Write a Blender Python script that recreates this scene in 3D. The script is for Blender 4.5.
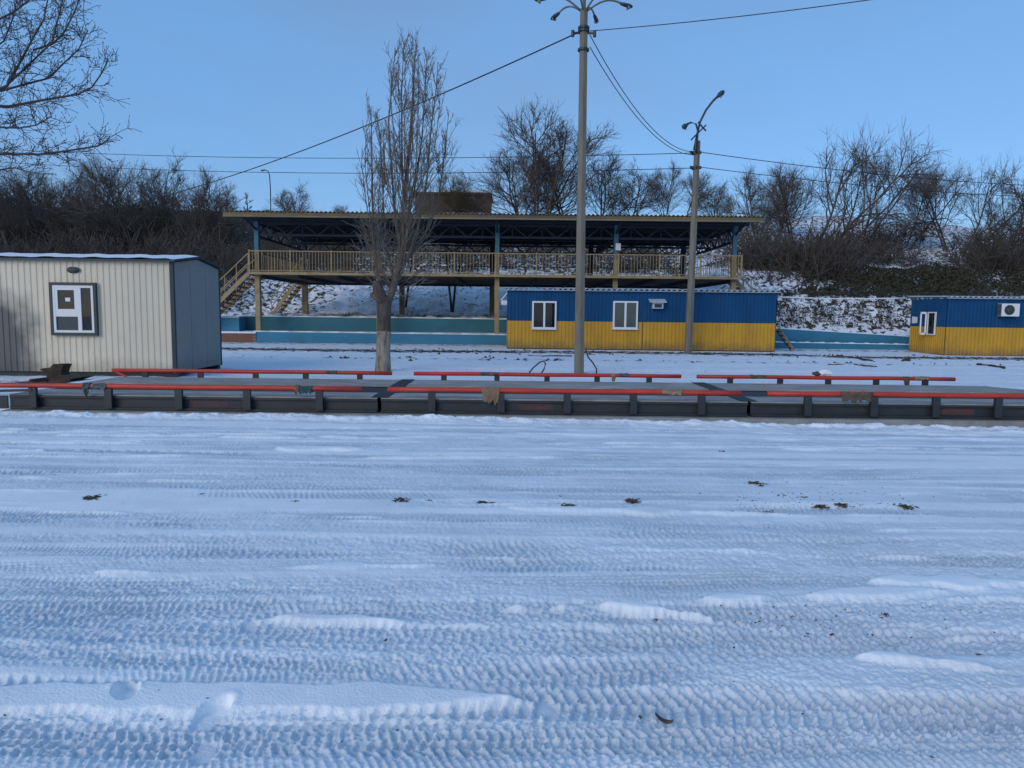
import bpy, math, random
import numpy as np
from mathutils import Matrix, Vector

for o in list(bpy.data.objects):
    bpy.data.objects.remove(o, do_unlink=True)
scene = bpy.context.scene
C = scene.collection
R = math.radians

# ------------------------------------------------------------------ camera
H, F = 1.65, 720.0
PITCH, ROLL = math.atan((384 - 315) / F), 0.0107
cam_d = bpy.data.cameras.new('camera')
cam = bpy.data.objects.new('camera', cam_d)
C.objects.link(cam)
CAMR = (Matrix.Rotation(math.pi / 2 - PITCH, 3, 'X') @ Matrix.Rotation(ROLL, 3, 'Z'))
cam.matrix_world = Matrix.Translation((0, 0, H)) @ CAMR.to_4x4()
cam_d.sensor_width = 36
cam_d.lens = F / 1024 * 36
cam_d.clip_start, cam_d.clip_end = 0.05, 2000
scene.camera = cam

# ------------------------------------------------------------------ sky, sun, exposure
SUN_EL, SUN_AZ = R(24), R(215)          # azimuth measured clockwise from +Y (north): behind the camera, to the left
world = bpy.data.worlds.new('World')
scene.world = world
world.use_nodes = True
wn, wl = world.node_tree.nodes, world.node_tree.links
wn.clear()
wout = wn.new('ShaderNodeOutputWorld'); bg = wn.new('ShaderNodeBackground'); sky = wn.new('ShaderNodeTexSky')
sky.sky_type = 'NISHITA'; sky.sun_disc = False
sky.sun_elevation = SUN_EL; sky.sun_rotation = SUN_AZ
sky.altitude = 100; sky.air_density = 1.0; sky.dust_density = 0.25; sky.ozone_density = 4.5
bg.inputs['Strength'].default_value = 0.13
# a thin even veil over the clear sky, with faint soft cloud streaks all round
veil = wn.new('ShaderNodeMix'); veil.data_type = 'RGBA'; veil.inputs[0].default_value = .72
wtc = wn.new('ShaderNodeTexCoord'); wmp = wn.new('ShaderNodeMapping'); wmp.inputs['Scale'].default_value = (1.0, 1.0, 3.2); wmp.inputs['Location'].default_value = (.4, .2, .35)
wns = wn.new('ShaderNodeTexNoise'); wns.inputs['Scale'].default_value = 1.7; wns.inputs['Detail'].default_value = 4
wrm = wn.new('ShaderNodeMapRange'); wrm.inputs[1].default_value = .42; wrm.inputs[2].default_value = .72; wrm.inputs[4].default_value = .8
wcl = wn.new('ShaderNodeMix'); wcl.data_type = 'RGBA'
VK = 1 / bg.inputs['Strength'].default_value
wcl.inputs[6].default_value = (.118 * VK, .275 * VK, .53 * VK, 1); wcl.inputs[7].default_value = (.135 * VK, .225 * VK, .385 * VK, 1)
wl.new(wtc.outputs['Generated'], wmp.inputs[0]); wl.new(wmp.outputs[0], wns.inputs[0]); wl.new(wns.outputs[0], wrm.inputs[0]); wl.new(wrm.outputs[0], wcl.inputs[0])
wl.new(sky.outputs[0], veil.inputs[6]); wl.new(wcl.outputs[2], veil.inputs[7])
wl.new(veil.outputs[2], bg.inputs['Color']); wl.new(bg.outputs[0], wout.inputs[0])
sun_d = bpy.data.lights.new('sun', 'SUN'); sun_d.energy = 0.9; sun_d.angle = R(36); sun_d.color = (1.0, 0.88, 0.74)
sun = bpy.data.objects.new('sun', sun_d); C.objects.link(sun)
sv = Vector((math.sin(SUN_AZ) * math.cos(SUN_EL), math.cos(SUN_AZ) * math.cos(SUN_EL), math.sin(SUN_EL)))
sun.rotation_euler = sv.to_track_quat('Z', 'Y').to_euler()
sun.location = (0, 0, 30)
scene.view_settings.view_transform = 'Standard'
scene.view_settings.look = 'None'
scene.view_settings.exposure = 0.5
scene.view_settings.gamma = 1.0
scene.render.resolution_x, scene.render.resolution_y = 1024, 768

# ------------------------------------------------------------------ helpers
def at(px, py, Y):
    d = CAMR @ Vector(((px - 512) / F, -(py - 384) / F, -1))
    k = Y / d.y
    return Vector((d.x * k, Y, H + d.z * k))
def on_ground(px, py, z=0.0):
    d = CAMR @ Vector(((px - 512) / F, -(py - 384) / F, -1))
    k = (z - H) / d.z
    return Vector((d.x * k, d.y * k, z))

ORG = {}
def tag(o, label=None, cat=None, group=None, kind=None):
    if label: o['label'] = label
    if cat: o['category'] = cat
    if group: o['group'] = group
    if kind: o['kind'] = kind
    return o
def empty(name, loc, label=None, cat=None, group=None):
    o = bpy.data.objects.new(name, None); C.objects.link(o)
    o.location = loc; ORG[o.name] = Vector(loc); o.empty_display_size = 0.2
    return tag(o, label, cat, group)
def org_of(o):
    return ORG[o.name] if o is not None else Vector((0, 0, 0))
def link_mesh(name, me, parent=None, loc=None):
    """loc in world coordinates; default: mesh data already relative to the parent's origin"""
    o = bpy.data.objects.new(name, me); C.objects.link(o)
    po = org_of(parent)
    if parent is not None: o.parent = parent
    o.location = (Vector(loc) - po) if loc is not None else (0, 0, 0)
    ORG[o.name] = Vector(loc) if loc is not None else po
    return o

class MB:
    def __init__(s): s.v, s.f = [], []
    def add(s, v, f):
        n = len(s.v); s.v += [tuple(p) for p in v]; s.f += [tuple(i + n for i in q) for q in f]; return s
    def box(s, x0, x1, y0, y1, z0, z1):
        v = [(x, y, z) for z in (z0, z1) for y in (y0, y1) for x in (x0, x1)]
        return s.add(v, [(0, 2, 3, 1), (4, 5, 7, 6), (0, 1, 5, 4), (2, 6, 7, 3), (0, 4, 6, 2), (1, 3, 7, 5)])
    def bar(s, a, b, w, h=None, up=(0, 0, 1)):
        a, b = Vector(a), Vector(b); h = w if h is None else h
        d = (b - a).normalized(); u = Vector(up)
        if abs(d.dot(u)) > .98: u = Vector((0, 1, 0))
        sx = d.cross(u).normalized() * (w / 2); sy = sx.cross(d).normalized() * (h / 2)
        v = [p + i * sx + j * sy for p in (a, b) for (i, j) in ((-1, -1), (1, -1), (1, 1), (-1, 1))]
        return s.add(v, [(0, 1, 2, 3), (4, 7, 6, 5), (0, 4, 5, 1), (1, 5, 6, 2), (2, 6, 7, 3), (3, 7, 4, 0)])
    def tube(s, pts, rad, n=6, cap=True):
        pts = [Vector(p) for p in pts]; m = len(pts)
        if not hasattr(rad, '__len__'): rad = [rad] * m
        v, f = [], []
        d0 = (pts[1] - pts[0]).normalized()
        ref = Vector((0, 0, 1)) if abs(d0.z) < .9 else Vector((1, 0, 0))
        for i in range(m):
            d = (pts[min(i + 1, m - 1)] - pts[max(i - 1, 0)])
            d = d.normalized() if d.length > 1e-9 else d0
            a = d.cross(ref).normalized(); b = a.cross(d)
            for k in range(n):
                t = 2 * math.pi * k / n
                v.append(pts[i] + (a * math.cos(t) + b * math.sin(t)) * rad[i])
        for i in range(m - 1):
            for k in range(n):
                k2 = (k + 1) % n
                f.append((i * n + k, i * n + k2, (i + 1) * n + k2, (i + 1) * n + k))
        if cap:
            f.append(tuple(range(n))[::-1]); f.append(tuple((m - 1) * n + k for k in range(n)))
        return s.add(v, f)
    def mesh(s, name, mat=None, origin=(0, 0, 0), smooth=False):
        o = Vector(origin)
        me = bpy.data.meshes.new(name)
        me.from_pydata([(p[0] - o.x, p[1] - o.y, p[2] - o.z) for p in s.v], [], s.f)
        if mat is not None: me.materials.append(mat)
        if smooth: me.polygons.foreach_set('use_smooth', [True] * len(me.polygons))
        me.update()
        return me
    def build(s, name, mat, parent=None, smooth=False):
        return link_mesh(name, s.mesh(name, mat, org_of(parent), smooth), parent)

def top(o, label, cat, group=None):
    """recentre a one-mesh thing at the middle of its base"""
    me = o.data
    co = np.empty(len(me.vertices) * 3); me.vertices.foreach_get('co', co); co = co.reshape(-1, 3)
    c = np.array([(co[:, 0].min() + co[:, 0].max()) / 2, (co[:, 1].min() + co[:, 1].max()) / 2, co[:, 2].min()])
    co -= c; me.vertices.foreach_set('co', co.ravel()); me.update()
    o.location = Vector(o.location) + Vector(c)
    ORG[o.name] = Vector(o.location)
    return tag(o, label, cat, group)

# ------------------------------------------------------------------ materials
def mat(name, col, rough=.7, var=.25, scale=4.0, col2=None, amt=.0, bump=.0, bscale=40., metallic=0., stretch=None, thr=.55, spec=.5):
    """base colour with fine value variation, an optional second colour in patches (wear, dirt) and fine bump"""
    m = bpy.data.materials.new(name); m.use_nodes = True
    N, L = m.node_tree.nodes, m.node_tree.links
    b = N['Principled BSDF']
    b.inputs['Roughness'].default_value = rough; b.inputs['Metallic'].default_value = metallic
    b.inputs['Specular IOR Level'].default_value = spec
    tc = N.new('ShaderNodeTexCoord'); mp = N.new('ShaderNodeMapping')
    L.new(tc.outputs['Object'], mp.inputs[0])
    if stretch: mp.inputs['Scale'].default_value = stretch
    n1 = N.new('ShaderNodeTexNoise'); n1.inputs['Scale'].default_value = scale; n1.inputs['Detail'].default_value = 8; n1.inputs['Roughness'].default_value = .65
    L.new(mp.outputs[0], n1.inputs[0])
    r1 = N.new('ShaderNodeMapRange'); r1.inputs[1].default_value = .25; r1.inputs[2].default_value = .75
    r1.inputs[3].default_value = 1 - var; r1.inputs[4].default_value = 1 + var * .6
    L.new(n1.outputs[0], r1.inputs[0])
    mul = N.new('ShaderNodeMix'); mul.data_type = 'RGBA'; mul.blend_type = 'MULTIPLY'; mul.inputs[0].default_value = 1
    mul.inputs[6].default_value = (*col, 1); L.new(r1.outputs[0], mul.inputs[7])
    out = mul.outputs[2]
    if col2 is not None:
        n2 = N.new('ShaderNodeTexNoise'); n2.inputs['Scale'].default_value = scale * .8; n2.inputs['Detail'].default_value = 10; n2.inputs['Roughness'].default_value = .7
        mp2 = N.new('ShaderNodeMapping'); mp2.inputs['Location'].default_value = (7.3, 2.1, 4.4)
        L.new(mp.outputs[0], mp2.inputs[0]); L.new(mp2.outputs[0], n2.inputs[0])
        r2 = N.new('ShaderNodeMapRange'); r2.inputs[1].default_value = thr - .08; r2.inputs[2].default_value = thr + .08; r2.inputs[4].default_value = amt
        L.new(n2.outputs[0], r2.inputs[0])
        mx = N.new('ShaderNodeMix'); mx.data_type = 'RGBA'; mx.inputs[7].default_value = (*col2, 1)
        L.new(r2.outputs[0], mx.inputs[0]); L.new(out, mx.inputs[6]); out = mx.outputs[2]
    L.new(out, b.inputs['Base Color'])
    if bump:
        n3 = N.new('ShaderNodeTexNoise'); n3.inputs['Scale'].default_value = bscale; n3.inputs['Detail'].default_value = 4
        L.new(mp.outputs[0], n3.inputs[0])
        bp = N.new('ShaderNodeBump'); bp.inputs['Strength'].default_value = bump; bp.inputs['Distance'].default_value = .01
        L.new(n3.outputs[0], bp.inputs['Height']); L.new(bp.outputs[0], b.inputs['Normal'])
    return m

M = {}
M['steel'] = mat('dark_painted_steel', (.024, .028, .031), .55, .35, 3, (.11, .05, .03), .5, thr=.66, stretch=(1, 1, 2))
M['deck'] = mat('deck_plate_with_snow_dust', (.29, .26, .23), .8, .3, 2.5, (.55, .57, .6), .45, bump=.4, thr=.56, stretch=(.6, 2, 1))
M['trough'] = mat('deck_centre_plate', (.022, .023, .025), .7, .3, 3)
M['red'] = mat('red_painted_pipe', (.50, .042, .022), .5, .3, 3, (.16, .03, .02), .5, thr=.62, stretch=(1, 3, 3))
M['redmark'] = mat('faded_red_paint', (.10, .034, .03), .7, .4, 9, (.042, .05, .058), .8, thr=.52)
M['concrete'] = mat('grey_concrete', (.27, .265, .25), .9, .3, 3, (.13, .125, .115), .6, bump=.5, thr=.6)
M['pole_concrete'] = mat('weathered_pole_concrete', (.20, .175, .14), .9, .3, 2.2, (.11, .09, .07), .7, bump=.4, thr=.58, stretch=(3, 3, .5))
M['cream'] = mat('cream_profiled_sheet', (.72, .62, .47), .5, .1, 1.5, (.38, .32, .24), .4, thr=.64, stretch=(1, 1, .35))
M['slate'] = mat('slate_grey_sheet', (.27, .26, .24), .6, .12, 1.2, (.22, .215, .205), .6, thr=.6)
M['trim'] = mat('dark_trim', (.022, .035, .042), .5, .2, 4)
M['white'] = mat('white_plastic', (.74, .74, .73), .4, .06, 5, (.5, .48, .45), .4, thr=.66)
M['blue'] = mat('blue_profiled_sheet', (.005, .068, .18), .6, .25, 1.3, (.007, .048, .125), .7, thr=.56, stretch=(1, 1, .4), spec=.2)
M['yellow'] = mat('yellow_profiled_sheet', (.57, .30, .018), .6, .2, 1.3, (.40, .19, .02), .7, thr=.56, stretch=(1, 1, .35))
M['galv'] = mat('galvanised_roof_sheet', (.46, .5, .54), .5, .2, 2, (.6, .63, .68), .5, thr=.55)
M['tan'] = mat('tan_painted_steel', (.33, .245, .13), .7, .3, 3, (.16, .09, .045), .7, thr=.6)
M['teal'] = mat('turquoise_painted_column', (.06, .17, .22), .7, .3, 3, (.12, .10, .07), .5, thr=.64)
M['truss'] = mat('dark_blue_truss', (.022, .032, .05), .7, .3, 3)
M['roofsheet'] = mat('old_asbestos_roof', (.17, .155, .125), .9, .35, 1.1, (.30, .21, .09), .7, thr=.52, stretch=(.5, 1, 1))
M['fascia'] = mat('weathered_tan_fascia', (.19, .135, .06), .85, .35, .5, (.085, .07, .052), .8, thr=.5, stretch=(.4, 1, 1))
M['floorwood'] = mat('brown_floor_boards', (.10, .07, .045), .85, .3, 2)
M['wall_teal'] = mat('teal_painted_concrete', (.026, .135, .185), .75, .25, 1.2, (.018, .105, .12), .7, thr=.52, stretch=(.35, 1, 1), bump=.3)
M['wall_blue'] = mat('sky_blue_painted_concrete', (.035, .19, .31), .75, .25, 1.2, (.03, .14, .19), .6, thr=.6, stretch=(.35, 1, 1), bump=.3)
M['brick'] = mat('red_brown_brick', (.24, .11, .075), .9, .3, 8, (.16, .07, .05), .7)
M['black'] = mat('black_rubber', (.014, .014, .016), .6, .2, 8)
M['wire'] = mat('cable_sheath', (.012, .013, .016), .6, .1, 3)
M['bark'] = mat('dark_grey_bark', (.085, .065, .05), .95, .5, 5, (.16, .125, .095), .6, bump=1., bscale=22, stretch=(2, 2, .5), thr=.55)
M['twig_pop'] = mat('brown_grey_twig', (.21, .175, .14), .9, .3, 3)
M['twig_olive'] = mat('olive_brown_twig', (.15, .115, .055), .95, .3, 1)
M['limb_pop'] = mat('grey_poplar_limb', (.15, .12, .095), .95, .4, 5, (.09, .07, .055), .6, bump=.6, bscale=22, stretch=(2, 2, .5), thr=.55)
M['twig'] = mat('dark_brown_twig', (.085, .072, .07), .95, .3, 2)
M['twig_far'] = mat('grey_brown_far_twig', (.115, .095, .083), .95, .3, 1)
M['thicket'] = mat('bare_thicket_stems', (.085, .068, .057), .95, .5, .25, (.12, .088, .065), .7, thr=.55)
M['hedge'] = mat('dark_olive_hedge', (.042, .04, .022), .95, .5, .8, (.07, .052, .03), .7, thr=.55)
M['soil'] = mat('dark_leaf_soil', (.075, .06, .04), .95, .5, 20, (.10, .095, .05), .7)
M['scrap'] = mat('dark_rusty_scrap', (.045, .03, .022), .9, .5, 7, (.13, .065, .03), .6)
M['cardboard'] = mat('damp_cardboard', (.24, .155, .095), .9, .3, 9, (.12, .075, .05), .6)
M['rag_grey'] = mat('grey_green_rag', (.10, .12, .11), .95, .5, 12, (.03, .035, .035), .7)
M['rag_teal'] = mat('teal_rag', (.02, .10, .10), .95, .4, 12, (.02, .05, .06), .7)
M['rag_tan'] = mat('beige_rag', (.29, .22, .14), .95, .4, 12, (.14, .10, .07), .7)
M['rag_brown'] = mat('brown_rag', (.12, .085, .06), .95, .4, 12, (.05, .04, .035), .7)
M['curtain'] = mat('grey_net_curtain', (.33, .33, .32), .9, .2, 6)
M['interior'] = mat('dim_room_backing', (.018, .018, .02), .9, .2, 3)
M['snowcap'] = mat('settled_snow', (.80, .82, .86), .85, .06, 3, bump=.3, bscale=15)
M['house'] = mat('brown_hilltop_wall', (.075, .055, .042), .9, .3, .8)

def glass_mat():
    m = bpy.data.materials.new('window_glass'); m.use_nodes = True
    N, L = m.node_tree.nodes, m.node_tree.links
    N.remove(N['Principled BSDF'])
    tr = N.new('ShaderNodeBsdfTransparent'); gl = N.new('ShaderNodeBsdfGlossy'); mx = N.new('ShaderNodeMixShader'); fr = N.new('ShaderNodeFresnel')
    tr.inputs[0].default_value = (.8, .82, .82, 1); gl.inputs['Roughness'].default_value = .03; gl.inputs[0].default_value = (.7, .7, .7, 1); fr.inputs[0].default_value = 1.5
    L.new(fr.outputs[0], mx.inputs[0]); L.new(tr.outputs[0], mx.inputs[1]); L.new(gl.outputs[0], mx.inputs[2])
    L.new(mx.outputs[0], N['Material Output'].inputs[0])
    return m
M['glass'] = glass_mat()

def add_dark_patch(m, cx, cz, rx, rz):
    """blends the wall colour to blue-black inside a soft, noise-edged ellipse"""
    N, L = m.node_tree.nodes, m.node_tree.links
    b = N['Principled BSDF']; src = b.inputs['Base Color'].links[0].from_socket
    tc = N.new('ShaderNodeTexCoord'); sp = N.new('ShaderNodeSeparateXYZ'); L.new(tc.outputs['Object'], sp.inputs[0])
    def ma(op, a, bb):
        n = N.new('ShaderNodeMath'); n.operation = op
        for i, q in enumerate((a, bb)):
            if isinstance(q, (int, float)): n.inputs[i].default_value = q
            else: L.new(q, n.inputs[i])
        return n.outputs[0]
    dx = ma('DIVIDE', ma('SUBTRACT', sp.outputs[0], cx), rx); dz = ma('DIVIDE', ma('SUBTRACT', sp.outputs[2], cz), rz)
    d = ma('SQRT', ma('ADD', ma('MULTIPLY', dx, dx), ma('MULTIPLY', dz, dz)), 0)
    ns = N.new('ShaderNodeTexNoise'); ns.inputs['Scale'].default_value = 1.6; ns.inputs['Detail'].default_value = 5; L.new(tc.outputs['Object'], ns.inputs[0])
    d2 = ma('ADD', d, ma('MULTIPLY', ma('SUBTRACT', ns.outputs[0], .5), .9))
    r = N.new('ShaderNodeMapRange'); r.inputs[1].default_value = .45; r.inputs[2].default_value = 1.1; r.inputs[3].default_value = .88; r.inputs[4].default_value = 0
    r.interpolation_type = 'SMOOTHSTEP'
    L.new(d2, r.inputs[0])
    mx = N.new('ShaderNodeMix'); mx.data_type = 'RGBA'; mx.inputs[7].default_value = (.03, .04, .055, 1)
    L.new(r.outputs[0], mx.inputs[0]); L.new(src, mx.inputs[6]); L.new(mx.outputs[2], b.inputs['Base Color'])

def add_splash(m, hgt, col, amt):
    """mud splashed up the foot of a wall, with a ragged upper edge"""
    N, L = m.node_tree.nodes, m.node_tree.links
    b = N['Principled BSDF']; src = b.inputs['Base Color'].links[0].from_socket
    tc = N.new('ShaderNodeTexCoord'); sp = N.new('ShaderNodeSeparateXYZ'); L.new(tc.outputs['Object'], sp.inputs[0])
    ns = N.new('ShaderNodeTexNoise'); ns.inputs['Scale'].default_value = 2.2; ns.inputs['Detail'].default_value = 7; ns.inputs['Roughness'].default_value = .7
    L.new(tc.outputs['Object'], ns.inputs[0])
    ad = N.new('ShaderNodeMath'); ad.operation = 'MULTIPLY_ADD'; ad.inputs[1].default_value = -hgt * 2.2; L.new(ns.outputs[0], ad.inputs[0]); L.new(sp.outputs[2], ad.inputs[2])
    r = N.new('ShaderNodeMapRange'); r.inputs[1].default_value = -hgt * 1.1; r.inputs[2].default_value = hgt * .1; r.inputs[3].default_value = amt; r.inputs[4].default_value = 0
    L.new(ad.outputs[0], r.inputs[0])
    mx = N.new('ShaderNodeMix'); mx.data_type = 'RGBA'; mx.inputs[7].default_value = (*col, 1)
    L.new(r.outputs[0], mx.inputs[0]); L.new(src, mx.inputs[6]); L.new(mx.outputs[2], b.inputs['Base Color'])
add_splash(M['yellow'], .38, (.13, .095, .05), .75)
add_splash(M['cream'], .40, (.22, .18, .13), .6)
add_splash(M['slate'], .40, (.13, .125, .115), .6)

# ------------------------------------------------------------------ terrain heights
rng = np.random.default_rng(7)
_lat = rng.random((256, 256))
def vnoise(x, y):
    xi, yi = np.floor(x).astype(int), np.floor(y).astype(int)
    fx, fy = x - xi, y - yi
    fx = fx * fx * (3 - 2 * fx); fy = fy * fy * (3 - 2 * fy)
    g = lambda a, b: _lat[a & 255, b & 255]
    return (g(xi, yi) * (1 - fx) + g(xi + 1, yi) * fx) * (1 - fy) + (g(xi, yi + 1) * (1 - fx) + g(xi + 1, yi + 1) * fx) * fy - .5
def fbm(x, y, o=4):
    r, a = 0, 1.0
    for i in range(o):
        r = r + a * vnoise(x * 2 ** i + 17.3 * i, y * 2 ** i + 5.1 * i); a *= .5
    return r
def sst(a, b, x):
    t = np.clip((x - a) / (b - a), 0, 1); return t * t * (3 - 2 * t)

PA_Y = [-50, 22, 34, 36.15, 36.25, 37.9, 38.1, 45, 46, 51, 60, 70, 80, 90, 320]
PA_Z = [0, 0, .15, .15, .66, .70, 1.40, 1.5, 1.6, 4.0, 6.6, 9.6, 12.3, 12.8, 13]
PB_Y = [-50, 22, 33, 36.1, 37.5, 38.2, 40.3, 43.5, 48, 52, 60, 70, 80, 90, 320]
PB_Z = [0, 0, .06, .1, .5, .95, 2.8, 3.0, 4.7, 5.3, 7.2, 9.8, 12.3, 12.8, 13]
def base_z(X, Y):
    a = np.interp(Y, PA_Y, PA_Z); b = np.interp(Y, PB_Y, PB_Z)
    t = sst(12.0, 13.5, X)
    z = a * (1 - t) + b * t
    far = sst(46, 60, Y)
    z = z + far * fbm(X * .06 + 3, Y * .06, 3) * 1.6
    z = z - .085 * sst(-3, 8, X) * sst(8, 11.3, Y) * (1 - sst(11.6, 14, Y))
    return z
def gz(X, Y): return float(base_z(np.array([float(X)]), np.array([float(Y)]))[0])

# ------------------------------------------------------------------ snow yard: driven-over snow as a real height field
def yard_height(X, Y):
    z0 = base_z(X, Y)
    h = fbm(X * .9, Y * .9, 3) * .016 + fbm(X * 5, Y * 5, 3) * .004
    rnd = random.Random(11)
    press = np.zeros_like(X)
    wx = fbm(X * 2.1 + 9, Y * 2.1, 2)             # domain warp
    wx2 = fbm(X * 1.2 - 4, Y * 2.6 + 8, 2)
    wob = fbm(X * 9, Y * 9, 3)
    churn = fbm(X * 21, Y * 21, 2)
    crumb = .5 - 1.5 * np.abs(vnoise(X * 17 + 3, Y * 19)) - 1.5 * np.abs(vnoise(X * 34, Y * 37 + 7)) + .9 * vnoise(X * 60, Y * 60)
    keep = np.clip(.5 + 1.9 * fbm(X * .8 + 31, Y * 3.1 + 2, 3), 0, 1)
    def track(y0, s, c, w, d, kind, p, amp, xa=-99, xb=99, berm=.006, solid=.25):
        nonlocal h, press
        yc = y0 + s * X + c * X * X + .05 * np.sin(X * .35 + y0 * 3) + .02 * np.sin(X * 1.1 + y0 * 7)
        v = (Y - yc) / w
        sel = np.abs(v) < 1.9
        if not sel.any(): return
        vs, xs, ys = v[sel], X[sel], Y[sel]
        hs = h[sel]
        fade = sst(xa - .6, xa + .6, xs) * (1 - sst(xb - .6, xb + .6, xs))
        edge = .05 / w
        m = (1 - sst(1 - edge, 1 + edge, np.abs(vs + .22 * wob[sel]))) * fade
        u = xs + .05 * wx[sel] + .05 * wx2[sel] + .008 * wob[sel] + y0 * 1.37
        if kind == 'block':
            nr = 4
            q = (vs + 1) / 2 * nr + .25 * wob[sel]; ri = np.floor(q); fq = q - ri
            ph = u / p * (1 + .07 * (ri % 3)) + .5 * (ri % 2) + .31 * ri + .35 * fq * np.where(ri % 2 == 0, 1, -1)
            blk = np.clip(3.4 * np.sin(2 * np.pi * ph) + 1.6 + 2.0 * churn[sel], -1.25, .8)
            gro = sst(.0, .13, fq) * (1 - sst(.87, 1, fq))
            lug = -amp * blk * gro + amp * .7 * (1 - gro)
        elif kind == 'chev':
            ph = u / p + .55 * np.abs(vs) + .25 * np.sign(vs)
            lug = -amp * np.clip(3.6 * np.sin(2 * np.pi * ph) + 1.5 + 1.5 * churn[sel], -1.25, .8) * sst(0, .12, np.abs(vs)) + amp * .5 * (1 - sst(0, .1, np.abs(vs)))
        elif kind == 'zig':
            tri = np.abs(((u / p) % 1) - .5) * 2
            lug = amp * np.clip(1.8 * np.sin(2 * np.pi * (vs * 2.2 + .38 * tri)) + churn[sel], -1, 1)
        elif kind == 'slant':
            ph = u / p + 1.1 * vs
            lug = amp * np.clip(3.0 * np.sin(2 * np.pi * ph) - 1.4 + 1.8 * churn[sel], -.8, 1.2)
        else:
            lug = amp * .7 * np.sin(2 * np.pi * vs * 2.5 + 2 * wob[sel]) + amp * .6 * np.sin(2 * np.pi * (u / p + vs))
        ks = np.maximum(keep[sel], solid)
        lug = lug * (.15 + 1.25 * ks) + .004 * wob[sel] + (.0105 - .006 * ks) * crumb[sel]
        tgt = np.minimum(hs * .6, .008) - d * (.5 + .6 * ks) + lug
        bm = berm * np.exp(-((np.abs(vs) - 1.12) / .14) ** 2) * fade * np.clip(.1 + 2.4 * wx[sel] + .8 * wob[sel], 0, 1.6)
        bm = bm * (.8 + .35 * np.sin(2 * np.pi * u / p))
        m = m * np.clip(.35 + .9 * ks, 0, 1)
        h[sel] = hs * (1 - m) + tgt * m + bm * (1 - m)
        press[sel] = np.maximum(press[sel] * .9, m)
    # broad passes, far to near; later passes roll over earlier ones
    y = 11.0
    while y > 2.0:
        k = rnd.choice(['block', 'block', 'zig', 'chev', 'rib', 'slant'])
        w = rnd.uniform(.085, .13)
        track(y, rnd.uniform(-.03, .035) + (.015 if y < 5 else 0), rnd.uniform(-.003, .004), w, rnd.uniform(.006, .016), k, rnd.choice([.034, .04, .046, .052, .06]), rnd.uniform(.0032, .006),
              xa=-99 if rnd.random() < .6 else rnd.uniform(-4, 2), xb=99 if rnd.random() < .6 else rnd.uniform(-1, 6))
        y -= rnd.uniform(.10, .26) * (.7 if y < 6 else 1)
    # oblique passes crossing at the right
    for (y0, s, c) in ((3.2, .17, .004), (3.55, .17, .004), (2.5, .14, .012), (4.6, .10, -.006), (5.0, .09, -.006), (6.2, -.06, .004), (7.6, .05, -.002), (4.0, -.07, .01)):
        track(y0, s, c, .13, .014, rnd.choice(['block', 'chev', 'slant']), rnd.choice([.044, .054]), .0058, xa=rnd.uniform(-1.2, .6))
    # the clear deep tracks nearest the camera
    track(3.62, -.015, .006, .15, .020, 'block', .056, .0068, solid=.6)
    track(3.95, .012, .003, .14, .018, 'block', .048, .006, solid=.5)
    track(2.66, .02, .004, .12, .020, 'block', .052, .0075, solid=.7)
    track(2.92, .008, .004, .125, .026, 'chev', .062, .011, berm=.010, solid=.85)
    # strips nobody drove over: px polyline (far edge, near edge) -> world
    def strip(pa, pb, hw, hgt, xa, xb, sag=0.0):
        a, b = on_ground(*pa), on_ground(*pb)
        sel = (Y > min(a.y, b.y) - .6) & (Y < max(a.y, b.y) + .6) & (X > a.x - .1) & (X < b.x + .1)
        if not sel.any(): return
        Xs, Ys, hs, ps = X[sel], Y[sel], h[sel], press[sel]
        u = (Xs - a.x) / (b.x - a.x); t = np.clip(u, 0, 1)
        yc = a.y + (b.y - a.y) * t + sag * 4 * t * (1 - t)
        taper = sst(-.02, .22, u) * (1 - sst(.72, 1.02, u))
        w = hw * taper * np.clip(1 + (.35 if hw > .11 else 2.2) * fbm(Xs * 2.6, Ys * 0 + hw * 50 + a.y, 3), .0, 2)
        v = (Ys - yc) + .03 * fbm(Xs * 6, Ys * 6, 2)
        scal = .010 * np.abs(np.sin(np.pi * Xs / .062))
        m = sst(-w - .03 + scal, -w + .03 + scal, v) * (1 - sst(w - .04, w + .03, v)) * np.where((u > -.03) & (u < 1.03), sst(0, .25, taper), 0)
        tgt = hgt * .75 + fbm(Xs * 1.5 + 4, Ys * 1.5, 3) * .012 + .004 * (1 - np.clip(np.abs(v) / np.maximum(w, .02), 0, 1) ** 2) + .0015 * churn[sel]
        h[sel] = hs * (1 - m) + tgt * m
        press[sel] = ps * (1 - m)
    for k in range(80):            # ragged remnants of unpressed snow between the wheel passes
        py = 427 + 130 * rnd.random() ** 2.2; px = rnd.uniform(-160, 1000); L_ = rnd.uniform(50, 260)
        strip((px, py + rnd.uniform(-1, 1)), (px + L_, py + rnd.uniform(-1.5, 2.5)), rnd.uniform(.008, .028) * (1.8 if py < 465 else 1), rnd.uniform(.006, .020), 0, 0)
    strip((-120, 698), (560, 700), .13, .020, 0, 0, .02)
    strip((255, 618), (620, 633), .05, .022, 0, 0, .03)
    strip((60, 571), (185, 573), .05, .024, 0, 0)
    strip((265, 568), (465, 565), .05, .024, 0, 0)
    strip((585, 602), (740, 618), .055, .026, 0, 0)
    strip((690, 598), (960, 590), .10, .012, 0, 0)
    strip((470, 507), (840, 517), .07, .026, 0, 0)
    strip((860, 580), (1100, 585), .08, .018, 0, 0)
    strip((930, 637), (1150, 628), .07, .024, 0, 0)
    strip((850, 655), (1010, 668), .05, .022, 0, 0)
    strip((270, 449), (410, 450), .10, .03, 0, 0)
    strip((500, 608), (580, 606), .05, .02, 0, 0)
    strip((-40, 452), (90, 449), .10, .03, 0, 0)
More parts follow.
